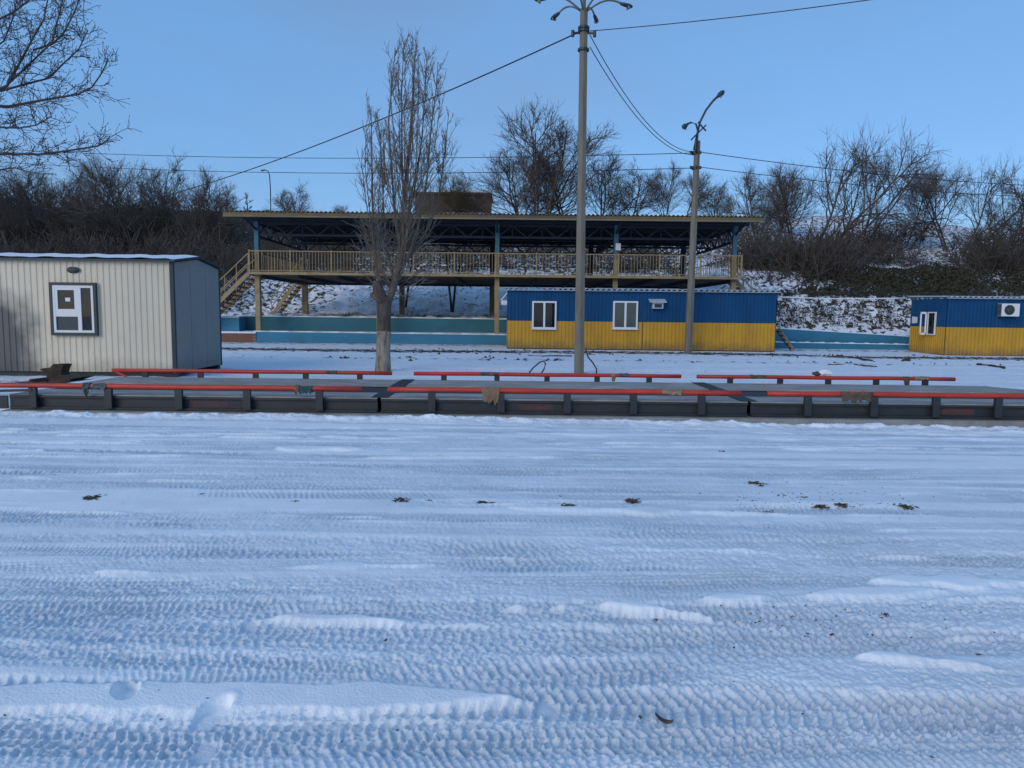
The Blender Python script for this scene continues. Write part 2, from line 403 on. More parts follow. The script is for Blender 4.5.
    strip((-80, 656), (14, 658), .06, .024, 0, 0)
    # footprints
    for (px, py, ang, sc) in ((125, 692, .5, 1.0), (211, 713, -.25, 1.15), (548, 704, .3, .9), (205, 748, .1, .9), (508, 560, .2, .8), (250, 622, .1, .8)):
        g = on_ground(px, py)
        dx, dy = X - g.x, Y - g.y
        a_, b_ = dx * math.cos(ang) + dy * math.sin(ang), -dx * math.sin(ang) + dy * math.cos(ang)
        r = (a_ / (.052 * sc)) ** 2 + (b_ / (.10 * sc)) ** 2
        m = 1 - sst(.8, 1.1, r + .4 * wob)
        h = h * (1 - m) + (-.036 + .012 * wob) * m + .004 * np.exp(-((np.sqrt(r) - 1.25) / .2) ** 2) * (1 - m) * (dy > 0)
    # ploughed-up loose snow against the scale
    bank = np.exp(-((Y - 11.25) / .28) ** 2)
    h = h + bank * (.035 + .06 * fbm(X * 1.6, Y * 4, 4) + .05 * fbm(X * 6, Y * 7, 3) + .012 * crumb)
    fadeout = 1 - sst(11.75, 12.0, Y)
    return z0 + h * fadeout, press

def grid_object(name, X, Y, Z, material, attr=None):
    ny, nx = X.shape
    me = bpy.data.meshes.new(name)
    me.vertices.add(nx * ny)
    me.vertices.foreach_set('co', np.stack([X, Y, Z], -1).astype(np.float32).ravel())
    i = np.arange(ny - 1)[:, None] * nx + np.arange(nx - 1)[None, :]
    q = np.stack([i, i + 1, i + nx + 1, i + nx], -1).reshape(-1, 4).astype(np.int32)
    nf = len(q)
    me.loops.add(nf * 4); me.loops.foreach_set('vertex_index', q.ravel())
    me.polygons.add(nf)
    me.polygons.foreach_set('loop_start', np.arange(0, nf * 4, 4, dtype=np.int32))
    me.polygons.foreach_set('use_smooth', np.ones(nf, dtype=bool))
    if attr is not None:
        at_ = me.attributes.new('pressed', 'FLOAT', 'POINT'); at_.data.foreach_set('value', attr.astype(np.float32).ravel())
    me.update(calc_edges=True); me.validate()
    me.materials.append(material)
    return tag(link_mesh(name, me), kind='structure')

def snow_yard_mat():
    m = bpy.data.materials.new('driven_snow'); m.use_nodes = True
    N, L = m.node_tree.nodes, m.node_tree.links; b = N['Principled BSDF']
    b.inputs['Roughness'].default_value = .62; b.inputs['Specular IOR Level'].default_value = .25
    a = N.new('ShaderNodeAttribute'); a.attribute_name = 'pressed'
    tc = N.new('ShaderNodeTexCoord')
    n = N.new('ShaderNodeTexNoise'); n.inputs['Scale'].default_value = 1.1; n.inputs['Detail'].default_value = 9; n.inputs['Roughness'].default_value = .7; L.new(tc.outputs['Object'], n.inputs[0])
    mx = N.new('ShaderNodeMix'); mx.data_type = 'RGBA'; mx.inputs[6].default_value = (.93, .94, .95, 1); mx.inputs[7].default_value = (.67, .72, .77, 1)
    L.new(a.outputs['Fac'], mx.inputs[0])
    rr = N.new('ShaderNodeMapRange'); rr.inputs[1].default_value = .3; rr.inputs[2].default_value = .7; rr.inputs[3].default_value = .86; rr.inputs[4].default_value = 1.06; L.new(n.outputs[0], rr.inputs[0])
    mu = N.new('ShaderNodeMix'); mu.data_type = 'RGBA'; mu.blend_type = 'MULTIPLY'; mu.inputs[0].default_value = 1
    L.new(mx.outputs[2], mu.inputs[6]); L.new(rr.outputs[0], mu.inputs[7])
    # specks of grit
    n2 = N.new('ShaderNodeTexNoise'); n2.inputs['Scale'].default_value = 26; n2.inputs['Detail'].default_value = 3; L.new(tc.outputs['Object'], n2.inputs[0])
    r2 = N.new('ShaderNodeMapRange'); r2.inputs[1].default_value = .74; r2.inputs[2].default_value = .80; r2.inputs[4].default_value = .6; L.new(n2.outputs[0], r2.inputs[0])
    m2 = N.new('ShaderNodeMix'); m2.data_type = 'RGBA'; m2.inputs[7].default_value = (.2, .19, .18, 1); L.new(r2.outputs[0], m2.inputs[0]); L.new(mu.outputs[2], m2.inputs[6])
    L.new(m2.outputs[2], b.inputs['Base Color'])
    nb = N.new('ShaderNodeTexNoise'); nb.inputs['Scale'].default_value = 70; nb.inputs['Detail'].default_value = 5; L.new(tc.outputs['Object'], nb.inputs[0])
    bp = N.new('ShaderNodeBump'); bp.inputs['Strength'].default_value = .5; bp.inputs['Distance'].default_value = .012
    L.new(nb.outputs[0], bp.inputs['Height']); L.new(bp.outputs[0], b.inputs['Normal'])
    return m

def hill_mat():
    """snow over dead grass and earth; cover is patchy on the banks and thin where cars scrape the road"""
    m = bpy.data.materials.new('patchy_snow_over_earth'); m.use_nodes = True
    N, L = m.node_tree.nodes, m.node_tree.links; b = N['Principled BSDF']
    b.inputs['Roughness'].default_value = .8; b.inputs['Specular IOR Level'].default_value = .2
    tc = N.new('ShaderNodeTexCoord')
    a = N.new('ShaderNodeAttribute'); a.attribute_name = 'pressed'    # bare-ground share 0..1
    def noise(scale, st, det=6, rough=.6):
        mp = N.new('ShaderNodeMapping'); mp.inputs['Scale'].default_value = st; L.new(tc.outputs['Object'], mp.inputs[0])
        n = N.new('ShaderNodeTexNoise'); n.inputs['Scale'].default_value = scale; n.inputs['Detail'].default_value = det; n.inputs['Roughness'].default_value = rough
        L.new(mp.outputs[0], n.inputs[0]); return n.outputs[0]
    n1 = noise(3.6, (.85, 1, 1), 6, .66)
    th = N.new('ShaderNodeMath'); th.operation = 'MULTIPLY_ADD'; th.inputs[1].default_value = -.46; th.inputs[2].default_value = .75
    L.new(a.outputs['Fac'], th.inputs[0])
    sb = N.new('ShaderNodeMath'); sb.operation = 'SUBTRACT'; L.new(n1, sb.inputs[0]); L.new(th.outputs[0], sb.inputs[1])
    rr = N.new('ShaderNodeMapRange'); rr.inputs[1].default_value = -.02; rr.inputs[2].default_value = .04; L.new(sb.outputs[0], rr.inputs[0])
    mx = N.new('ShaderNodeMix'); mx.data_type = 'RGBA'
    n3 = noise(.5, (1, 1, 1)); e = N.new('ShaderNodeMix'); e.data_type = 'RGBA'; e.inputs[6].default_value = (.035, .03, .024, 1); e.inputs[7].default_value = (.07, .055, .04, 1); L.new(n3, e.inputs[0])
    n4 = noise(3., (.25, 1, 1), 6); s = N.new('ShaderNodeMix'); s.data_type = 'RGBA'; s.inputs[6].default_value = (.66, .69, .74, 1); s.inputs[7].default_value = (.88, .89, .92, 1); L.new(n4, s.inputs[0])
    L.new(rr.outputs[0], mx.inputs[0]); L.new(s.outputs[2], mx.inputs[6]); L.new(e.outputs[2], mx.inputs[7])
    L.new(mx.outputs[2], b.inputs['Base Color'])
    nb = noise(14, (1, 1, 1), 6)
    bp = N.new('ShaderNodeBump'); bp.inputs['Strength'].default_value = .7; bp.inputs['Distance'].default_value = .06
    L.new(nb, bp.inputs['Height']); L.new(bp.outputs[0], b.inputs['Normal'])
    return m

rows = [.4]
while rows[-1] < 12.05:
    y = rows[-1]
    rows.append(y + (.03 if y < 2.2 else min(.8 * y * y / (H * F), .026)))
rows = np.array(rows)
cols = np.linspace(-1, 1, 1150)
XX = cols[None, :] * (rows[:, None] * .86 + 1.3); YY = np.repeat(rows[:, None], len(cols), 1)
ZZ, PR = yard_height(XX, YY)
def yz(x, y): return float(yard_height(np.array([[float(x)]]), np.array([[float(y)]]))[0][0, 0])
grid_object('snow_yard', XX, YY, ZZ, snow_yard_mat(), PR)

rows2 = np.concatenate([np.arange(11.98, 33, .12), np.arange(33, 52, .10), np.arange(52, 92, .6), np.geomspace(92, 900, 30)])
cols2 = np.linspace(-1, 1, 420)
X2 = cols2[None, :] * (rows2[:, None] * 1.0 + 2); Y2 = np.repeat(rows2[:, None], len(cols2), 1)
Z2 = base_z(X2, Y2)
Z2 = Z2 + fbm(X2 * .8, Y2 * .8, 3) * .02 * (1 - sst(15, 40, Y2)) + fbm(X2 * 1.8, Y2 * 1.8, 4) * .34 * sst(38.3, 39, Y2) + fbm(X2 * .3, Y2 * .3, 3) * .5 * sst(46, 52, Y2)
# wheel ruts along the lane behind the scale
for yy, w in ((17.2, .25), (19.0, .25), (22.0, .3), (24.2, .3), (26.5, .35), (28.2, .3)):
    Z2 = Z2 - .035 * np.exp(-((Y2 - yy - .01 * X2 - .15 * np.sin(X2 * .2 + yy)) / w) ** 2)
Z2 = Z2 + fbm(X2 * 2.2, Y2 * 6, 3) * .03 * (1 - sst(28, 33, Y2)) * sst(15, 16, Y2)
bare = .18 + 0 * X2
bare = bare + .42 * np.exp(-((Y2 - 16.2) / .9) ** 2) + .56 * np.exp(-((Y2 - 30.4 - .3 * np.sin(X2 * .3)) / 1.1) ** 2) + .28 * np.exp(-((Y2 - 26.0) / .5) ** 2)
bare = bare + .30 * sst(33.5, 35, Y2) * (1 - sst(36, 36.3, Y2))
pav = 1 - sst(12, 14, X2)
bare = bare + pav * (.12 * sst(38, 40, Y2) + .06 * sst(47, 49, Y2)) + (1 - pav) * .33 * sst(37, 38.5, Y2) * (1 - .35 * sst(46, 49, Y2))
bare = bare + .14 * sst(51, 56, Y2) + pav * .2 * sst(51, 54, Y2)
bare = bare + pav * .2 * sst(-11, -13.5, X2 * 1.0) * sst(37, 39, Y2)
grid_object('snowy_hillside', X2, Y2, Z2, hill_mat(), np.clip(bare, 0, 1))

# the yard goes on behind the camera
rows3 = np.concatenate([-np.geomspace(160, 2, 30), np.linspace(-1.5, .42, 8)]); cols3 = np.linspace(-1, 1, 60)
X3 = cols3[None, :] * (np.abs(rows3[:, None]) * 1.2 + 6); Y3 = np.repeat(rows3[:, None], 60, 1)
grid_object('snow_field', X3, Y3, -.012 + 0 * X3, bpy.data.materials['patchy_snow_over_earth'], .1 + 0 * X3)
# ------------------------------------------------------------------ truck scale (weighbridge)
SX0, SX1, SJ1, SJ2 = -8.16, 9.87, -2.16, 3.87
NY, FY = 11.62, 14.95
ts = empty('truck_scale', (.85, 13.3, 0), 'long low steel truck scale with red guard pipes across the snow', 'truck scale')
MB().box(SX0 - .05, SX1 + .6, NY - .16, NY + .55, -.30, .035).build('foundation', M['concrete'], ts)
MB().box(SX0 - .05, SX1 + .6, FY - .55, FY + .12, -.30, .035).build('foundation', M['concrete'], ts)
G = .03
for (xa, xb) in ((SX0, SJ1 - G), (SJ1 + G, SJ2 - G), (SJ2 + G, SX1)):
    for (ya, s) in ((NY, 1), (FY, -1)):
        b = MB()
        b.box(xa, xb, min(ya, ya + s * .16), max(ya, ya + s * .16), .235, .262)
        b.box(xa, xb, min(ya + s * .05, ya + s * .075), max(ya + s * .05, ya + s * .075), .082, .235)
        b.box(xa, xb, min(ya, ya + s * .16), max(ya, ya + s * .16), .045, .082)
        b.build('main_beam', M['steel'], ts)
    # runways with a recessed dark centre plate
    MB().box(xa, xb, NY + .02, 12.42, .266, .285).build('deck_plate', M['deck'], ts)
    MB().box(xa, xb, 13.62, FY - .02, .266, .285).build('deck_plate', M['deck'], ts)
    MB().box(xa, xb, 12.42, 13.62, .235, .255).build('centre_plate', M['trough'], ts)
    n = 5
    for k in range(n):
        x = xa + (xb - xa) * (k + .5) / n
        MB().box(x - .04, x + .04, NY + .17, FY - .17, .1, .232).build('cross_beam', M['steel'], ts)
for x in (SJ1, SJ2):
    MB().box(x - .13, x + .13, NY + .03, FY - .03, .289, .297).build('joint_cover', M['trough'], ts)
MB().box(-5.25, -4.62, NY + .044, NY + .0475, .105, .205).build('painted_mark', M['redmark'], ts)
MB().box(.12, .68, NY + .044, NY + .0475, .105, .205).build('painted_mark', M['redmark'], ts)
MB().box(7.0, 7.55, NY + .044, NY + .0475, .105, .205).build('painted_mark', M['redmark'], ts)
def rail(xa, xb, y, z):
    pts = [(xa + (xb - xa) * k / 8, y, z + .004 * math.sin(k * 1.7 + xa)) for k in range(9)]
    MB().tube(pts, .042, 10).build('guard_pipe', M['red'], ts, True)
for a, b in ((362, 0), (388, 741), (767, 0)):
    xa = -9.6 if a == 362 else at(a, 391, NY).x
    xb = at(362, 391, NY).x if a == 362 else (at(741, 391, NY).x if a == 388 else SX1 + .2)
    rail(xa, xb, NY - .02, .432)
for a, b in ((113, 392), (414, 681), (697, 955)):
    rail(at(a, 375, FY).x, at(b, 375, FY).x, FY, .418)
post_me = MB().box(-.058, .058, -.03, .03, .075, .395).mesh('rail_post', M['steel'])
for px in (-34, 35, 110, 180, 248, 320, 432, 501, 567, 633, 701, 807, 873, 935, 997, 1062):
    link_mesh('rail_post', post_me, ts, (at(px, 400, NY).x, NY - .034, 0))
post2 = MB().box(-.055, .055, -.03, .03, .28, .385).mesh('rail_post', M['steel'])
for px in (146, 201, 256, 306, 360, 444, 497, 547, 597, 649, 730, 780, 828, 876, 925):
    link_mesh('rail_post', post2, ts, (at(px, 380, FY).x, FY - .01, 0))
a = at(114, 372, FY)
MB().bar((a.x + .02, FY, .40), (a.x + .26, FY - .02, .288), .035).build('end_brace', M['red'], ts)
# short approach ramps at both ends: steel plate and snow on it
MB().add([(SX0 - .02, NY + .02, .275), (SX0 - .02, FY - .02, .275), (SX0 - 3.6, FY - .02, .02), (SX0 - 3.6, NY + .02, .02),
          (SX0 - .02, NY + .02, -.1), (SX0 - .02, FY - .02, -.1), (SX0 - 3.6, FY - .02, -.1), (SX0 - 3.6, NY + .02, -.1)],
         [(0, 1, 2, 3), (4, 7, 6, 5), (0, 4, 5, 1), (1, 5, 6, 2), (2, 6, 7, 3), (3, 7, 4, 0)]).build('approach_ramp', M['snowcap'], ts)
MB().box(SX0 - 2.6, SX0 - .04, NY, NY + .03, .05, .26).build('side_plate', M['steel'], ts)
MB().bar((-9.55, NY - .05, .30), (-7.75, NY - .055, .36), .04).build('end_brace', M['steel'], ts)
MB().add([(SX1 + .02, NY + .02, .275), (SX1 + .02, FY - .02, .275), (SX1 + 3.6, FY - .02, .0), (SX1 + 3.6, NY + .02, .0),
          (SX1 + .02, NY + .02, -.1), (SX1 + .02, FY - .02, -.1), (SX1 + 3.6, FY - .02, -.1), (SX1 + 3.6, NY + .02, -.1)],
         [(0, 3, 2, 1), (4, 5, 6, 7), (0, 1, 5, 4), (1, 2, 6, 5), (2, 3, 7, 6), (3, 0, 4, 7)]).build('approach_ramp', M['concrete'], ts)

# cloth, bags and cardboard left on the guard pipes
def drape(name, px, w, front, back, mtl, y, z, label, cat, seed, rag=.03):
    rnd = random.Random(seed); x0 = at(px, 390, y).x - w / 2
    nu, nv = 12, 12; v, f = [], []
    L = front + back + .12
    for i in range(nu):
        u = i / (nu - 1)
        fr = front * (1 - .45 * rnd.random()) ; bk = back * (1 - .4 * rnd.random())
        for j in range(nv):
            s = j / (nv - 1)
            if s < .4: yy, zz = -.052, z - fr * (1 - s / .4)
            elif s > .6: yy, zz = .052, z - bk * ((s - .6) / .4)
            else:
                t = (s - .4) / .2 * math.pi; yy, zz = -.052 * math.cos(t), z + .052 * math.sin(t)
            drop = max(0, (z - zz)) / max(front, back, .05)
            v.append((x0 + w * u + (u - .5) * rag * -2 * drop + rnd.gauss(0, .004), y + yy + rnd.gauss(0, .006) + .02 * math.sin(u * 14 + seed) * drop * (-1 if s < .5 else 1), zz + rnd.gauss(0, .004)))
    for i in range(nu - 1):
        for j in range(nv - 1):
            f.append((i * nv + j, (i + 1) * nv + j, (i + 1) * nv + j + 1, i * nv + j + 1))
    o = MB().add(v, f).build(name, mtl, None, True)
    md = o.modifiers.new('thick', 'SOLIDIFY'); md.thickness = .008
    return top(o, label, cat, 'rags and cardboard on the guard pipes')
yn, zn = NY - .02, .432
drape('rag', 97, .36, .05, .05, M['rag_grey'], yn, zn, 'grey green rag wrapped over the near red pipe at the left', 'rag', 1)
drape('rag', 88, .10, .20, .05, M['rag_grey'], yn - .012, zn + .012, 'dangling tail of dark grey cloth on the near pipe, in front of the cream cabin', 'rag', 2)
drape('rag', 306, .24, .10, .08, M['rag_teal'], yn, zn, 'teal cloth hung on the near red pipe left of the first deck joint', 'rag', 3)
drape('rag', 297, .07, .12, .06, M['cardboard'], yn - .012, zn + .01, 'narrow brown strip at the left edge of the teal cloth', 'rag', 4)
drape('cardboard_sheet', 491, .30, .26, .06, M['cardboard'], yn, zn, 'torn brown cardboard hanging off the near pipe below the poplar gap', 'cardboard', 5, .05)
drape('rag', 672, .33, .04, .04, M['rag_tan'], yn, zn, 'beige rag wrapped flat round the near pipe left of the second deck joint', 'rag', 6)
drape('rag', 856, .52, .13, .05, M['rag_brown'], yn, zn, 'brown sacking slung over the near pipe at the right', 'rag', 7)
drape('rag', 332, .22, .03, .03, M['rag_brown'], FY, .418, 'small brown rag on the far pipe left of the whitewashed trunk', 'rag', 8)
drape('rag', 489, .38, .03, .03, M['rag_brown'], FY, .418, 'brown rag wrapped round the far pipe left of the tall concrete pole', 'rag', 9)
drape('rag', 613, .10, .16, .05, M['rag_tan'], FY, .418, 'beige cloth hanging off the far pipe right of the tall concrete pole', 'rag', 10)
drape('rag', 623, .20, .03, .03, M['rag_grey'], FY - .01, .425, 'grey wrapping on the far pipe beside the hanging beige cloth', 'rag', 11)
drape('rag', 757, .34, .03, .03, M['rag_brown'], FY, .418, 'dark rag wrapped round the far pipe below the blue and yellow cabin corner', 'rag', 12)
drape('rag', 905, .14, .20, .06, M['rag_brown'], FY, .418, 'brown sack hanging from the far pipe near its right end', 'rag', 13)
drape('rag', 920, .30, .03, .03, M['rag_tan'], FY - .01, .425, 'frayed tan rag on the far pipe next to the brown sack', 'rag', 14)
def lump(name, c, r, mtl, label, cat, seed, squash=.5, group=None, sub=2, rough=.35):
    rnd = random.Random(seed); mb = MB(); n1, n2 = 9, 6; v, f = [], []
    for i in range(n2 + 1):
        t = math.pi * i / n2
        for k in range(n1):
            p = 2 * math.pi * k / n1; q = r * (1 + rnd.uniform(-rough, rough))
            v.append((c[0] + q * math.sin(t) * math.cos(p), c[1] + .7 * q * math.sin(t) * math.sin(p), c[2] + squash * q * (1 - math.cos(t)) * .5 * 2 * .5))
    for i in range(n2):
        for k in range(n1):
            k2 = (k + 1) % n1; f.append((i * n1 + k, i * n1 + k2, (i + 1) * n1 + k2, (i + 1) * n1 + k))
    return top(mb.add(v, f).build(name, mtl), label, cat, group)
g = at(826, 374, FY)
lump('snow_clump', (g.x, FY, .45), .13, M['snowcap'], 'small white snow clump sitting on the far red pipe', 'snow clump', 3, .8)
g = at(820, 373, FY)
lump('rag', (g.x - .05, FY + .01, .452), .09, M['rag_brown'], 'crumpled brown rag beside the snow clump on the far pipe', 'rag', 5, .9, 'rags and cardboard on the guard pipes')

# scrap heap on the approach ramp in front of the cream cabin
def jag(name, pts, thick, mtl, parent=None):
    n = len(pts); v = [Vector(p) for p in pts] + [Vector(p) + Vector((.03, thick, -.01)) for p in pts]
    return MB().add(v, [tuple(range(n)), tuple(range(2 * n - 1, n - 1, -1))] + [(i, n + i, n + (i + 1) % n, (i + 1) % n) for i in range(n)]).build(name, mtl, parent)
q = at(50, 378, 14.6)
sc = empty('scrap_heap', (q.x, 14.4, gz(q.x, 14.4)), 'dark rusty scrap heap on the ramp in front of the cream cabin', 'scrap')
jag('bent_plate', [at(39, 369.5, 14.5), at(44, 368, 14.5), at(50, 367.5, 14.5), at(53, 364, 14.5), at(57, 365.5, 14.5), at(60, 363.5, 14.5), at(64, 364, 14.5), at(62.5, 367, 14.5), at(61, 372, 14.5), at(62.5, 378, 14.5), at(52, 379, 14.5), at(46, 378, 14.5), at(48, 373, 14.5)], .22, M['scrap'], sc)
jag('slab', [at(30, 379, 14.2), at(60, 375.5, 14.2), at(74, 378, 14.2), at(58, 383, 14.2), at(36, 383, 14.2)], .7, M['scrap'], sc)
MB().bar(at(30, 381, 13.9), at(82, 375.5, 14.9), .06).build('rod', M['scrap'], sc)
MB().bar(at(38, 384, 13.9), at(70, 381, 14.0), .09, .05).build('rod', M['scrap'], sc)
MB().bar(at(33, 382, 14.2), at(33, 389, 14.2), .3, .5).build('block', M['scrap'], sc)

# ------------------------------------------------------------------ profiled sheets
def sheet(x0, x1, z0, z1, y, period, depth, axis='x', ribs=.45):
    """trapezoid profiled sheet standing in the plane y (or x if axis == 'y'); ribs stand out towards -y (or -x)"""
    mb = MB(); prof = []
    x = x0; n = max(1, round((x1 - x0) / period)); p = (x1 - x0) / n
    for i in range(n):
        a = x0 + i * p
        prof += [(a, 0), (a + p * (1 - ribs - .2), 0), (a + p * (1 - ribs - .05), -depth), (a + p * (1 - .15), -depth)]
    prof.append((x1, 0))
    v, f = [], []
    for (s, d) in prof:
        for z in (z0, z1):
            v.append((s, y + d, z) if axis == 'x' else (y + d, s, z))
    for i in range(len(prof) - 1):
        f.append((2 * i, 2 * i + 2, 2 * i + 3, 2 * i + 1))
    return mb.add(v, f)

def window(parent, x0, x1, z0, z1, y, panes, fmat, backing, border=.05, trim=None, sill=True):
    """proud frame on a wall that faces -y; panes = list of (x0,x1,z0,z1) fractions"""
    w = MB().box(x0, x1, y - .012, y - .006, z0, z1).build('window', backing, parent)
    fr = MB(); d0, d1 = y - .075, y - .012
    fr.box(x0, x0 + border, d0, d1, z0, z1).box(x1 - border, x1, d0, d1, z0, z1)
    fr.box(x0 + border, x1 - border, d0, d1, z0, z0 + border).box(x0 + border, x1 - border, d0, d1, z1 - border, z1)
    fr.build('frame', fmat, w)
    W, Hh = x1 - x0, z1 - z0
    for (a, b, c, d, kind) in panes:
        xa, xb, za, zb = x0 + a * W, x0 + b * W, z0 + c * Hh, z0 + d * Hh
        if kind == 'pane': MB().box(xa, xb, y - .046, y - .041, za, zb).build('pane', M['glass'], w)
        elif kind == 'curtain': MB().box(xa, xb, y - .026, y - .020, za, zb).build('curtain', M['curtain'], w)
        elif kind == 'notice': MB().box(xa, xb, y - .053, y - .049, za, zb).build('notice', M['white'], w)
        else: MB().box(xa, xb, y - .07, y - .014, za, zb).build('mullion', fmat, w)
    if trim:
        t = MB(); b = .07; e0, e1 = y - .088, y - .004
        t.box(x0 - b, x0 - .002, e0, e1, z0 - b, z1 + b).box(x1 + .002, x1 + b, e0, e1, z0 - b, z1 + b)
        t.box(x0 - .002, x1 + .002, e0, e1, z1 + .002, z1 + b).box(x0 - .002, x1 + .002, e0, e1, z0 - b, z0 - .002)
        t.build('outer_trim', trim, w)
    elif sill:
        MB().box(x0 - .03, x1 + .03, y - .11, y - .005, z0 - .035, z0 - .002).build('sill', fmat, w)
    return w

# ------------------------------------------------------------------ cream cabin on the left
CX1, CY0, CY1 = at(172, 320, 18).x, 18.0, 21.0
CX0 = CX1 - 6.2
cab = empty('metal_cabin', ((CX0 + CX1) / 2, 19.5, 0), 'cream profiled metal cabin with slate grey gable end and snowy roof', 'cabin')
EZ, RZ = 2.88, 3.07
xw0 = at(51, 300, 18).x; xw1 = at(96, 300, 18).x; zw1 = at(75, 283, 18).z; zw0 = at(75, 335, 18).z
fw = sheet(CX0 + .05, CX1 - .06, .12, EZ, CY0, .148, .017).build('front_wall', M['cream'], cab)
add_dark_patch(M['cream'], at(-6, 340, 18).x - ORG[cab.name].x, at(0, 345, 18).z, 1.25, 1.7)  # dark blue-grey patch low on the left of the wall, fading outwards
MB().add([(CX1, CY0 + .05, .12), (CX1, CY1, .12), (CX1, CY1, EZ - .02), (CX1, 19.5, RZ - .03), (CX1, CY0 + .05, EZ - .02)], [(0, 1, 2, 3, 4)]).build('gable_wall', M['slate'], cab)
for k in range(1, 3):
    MB().box(CX1 + .002, CX1 + .006, CY0 + k * 1.0 - .012, CY0 + k * 1.0 + .012, .14, EZ - .02).build('panel_joint', M['slate'], cab)
MB().add([(CX0, CY0 + .05, .12), (CX0, CY1, .12), (CX0, CY1, EZ - .02), (CX0, 19.5, RZ - .03), (CX0, CY0 + .05, EZ - .02)], [(4, 3, 2, 1, 0)]).build('gable_wall', M['slate'], cab)
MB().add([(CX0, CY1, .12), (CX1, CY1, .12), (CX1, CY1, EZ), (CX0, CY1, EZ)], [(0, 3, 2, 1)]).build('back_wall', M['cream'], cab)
MB().box(CX1 - .07, CX1 + .02, CY0 - .035, CY0 + .05, .10, EZ).build('corner_trim', M['trim'], cab)
MB().box(CX1 - .05, CX1 + .012, CY1 - .05, CY1 + .02, .10, EZ).build('corner_trim', M['trim'], cab)
rf = MB()
for (ya, za, yb, zb) in ((CY0 - .14, EZ - .012, 19.5, RZ), (CY1 + .14, EZ - .012, 19.5, RZ)):
    rf.add([(CX0 - .1, ya, za), (CX1 + .1, ya, za), (CX1 + .1, yb, zb), (CX0 - .1, yb, zb), (CX0 - .1, ya, za + .05), (CX1 + .1, ya, za + .05), (CX1 + .1, yb, zb + .05), (CX0 - .1, yb, zb + .05)],
           [(0, 1, 2, 3), (4, 7, 6, 5), (0, 4, 5, 1), (1, 5, 6, 2), (3, 2, 6, 7), (0, 3, 7, 4)])
roof = rf.build('roof', M['trim'], cab)
def snow_cap(x0, x1, y0, z0, y1, z1, t, parent, nx=40, ny=8):
    v, f = [], []
    for i in range(nx + 1):
        for j in range(ny + 1):
            x, s = x0 + (x1 - x0) * i / nx, j / ny
            e = min(1, 4 * min(i / nx * nx / 4, (nx - i) / 4, j + .3, 9))
            v.append((x, y0 + (y1 - y0) * s, z0 + (z1 - z0) * s + t * min(1, e) * (1 + .5 * math.sin(i * 1.3) * math.sin(j + i * .4))))
    for i in range(nx):
        for j in range(ny):
            f.append((i * (ny + 1) + j, (i + 1) * (ny + 1) + j, (i + 1) * (ny + 1) + j + 1, i * (ny + 1) + j + 1))
    return MB().add(v, f).build('snow_cover', M['snowcap'], parent, True)
snow_cap(CX0 - .06, CX1 + .04, CY0 - .10, EZ + .045, 19.5, RZ + .055, .03, roof)
MB().box(CX0, CX1, CY0 + .1, CY0 + .25, .0, .118).build('skid', M['trim'], cab)
MB().box(CX0, CX1, CY1 - .25, CY1 - .1, .0, .118).build('skid', M['trim'], cab)
window(cab, xw0 + .06, xw1 - .06, zw0 + .06, zw1 - .06, CY0 - .019, [
    (.05, .95, .05, .95, 'pane'), (.60, .69, .05, .95, 'mullion'), (.05, .60, .34, .44, 'mullion'), (.05, .12, .44, .95, 'mullion'), (.53, .60, .44, .95, 'mullion'), (.12, .53, .44, .50, 'mullion'), (.12, .53, .90, .955, 'mullion'),
    (.06, .60, .06, .34, 'curtain'), (.30, .42, .66, .74, 'notice')], M['white'], M['interior'], .06, M['trim'])
wl_ = at(72.5, 270, 18)
l1 = MB().tube([(wl_.x - .13, CY0 - .03, wl_.z), (wl_.x - .13, CY0 - .06, wl_.z)], .01, 6)
lampb = MB()
v, f = [], []
for j in range(5):
    for k in range(16):
        t, p = j / 4 * math.pi / 2, 2 * math.pi * k / 16
        v.append((wl_.x + .145 * math.cos(p) * math.cos(t), CY0 - .03 - .08 * math.sin(t), wl_.z + .065 * math.sin(p) * math.cos(t)))
for j in range(4):
    for k in range(16): f.append((j * 16 + k, j * 16 + (k + 1) % 16, (j + 1) * 16 + (k + 1) % 16, (j + 1) * 16 + k))
lo = lampb.add(v, f).build('wall_lamp', M['rag_grey'], cab, True)
MB().tube([(wl_.x + .15 * math.cos(2 * math.pi * k / 20), CY0 - .036, wl_.z + .07 * math.sin(2 * math.pi * k / 20)) for k in range(21)], .012, 5).build('lamp_rim', M['trim'], lo)
cab.rotation_euler.z = R(1.2)

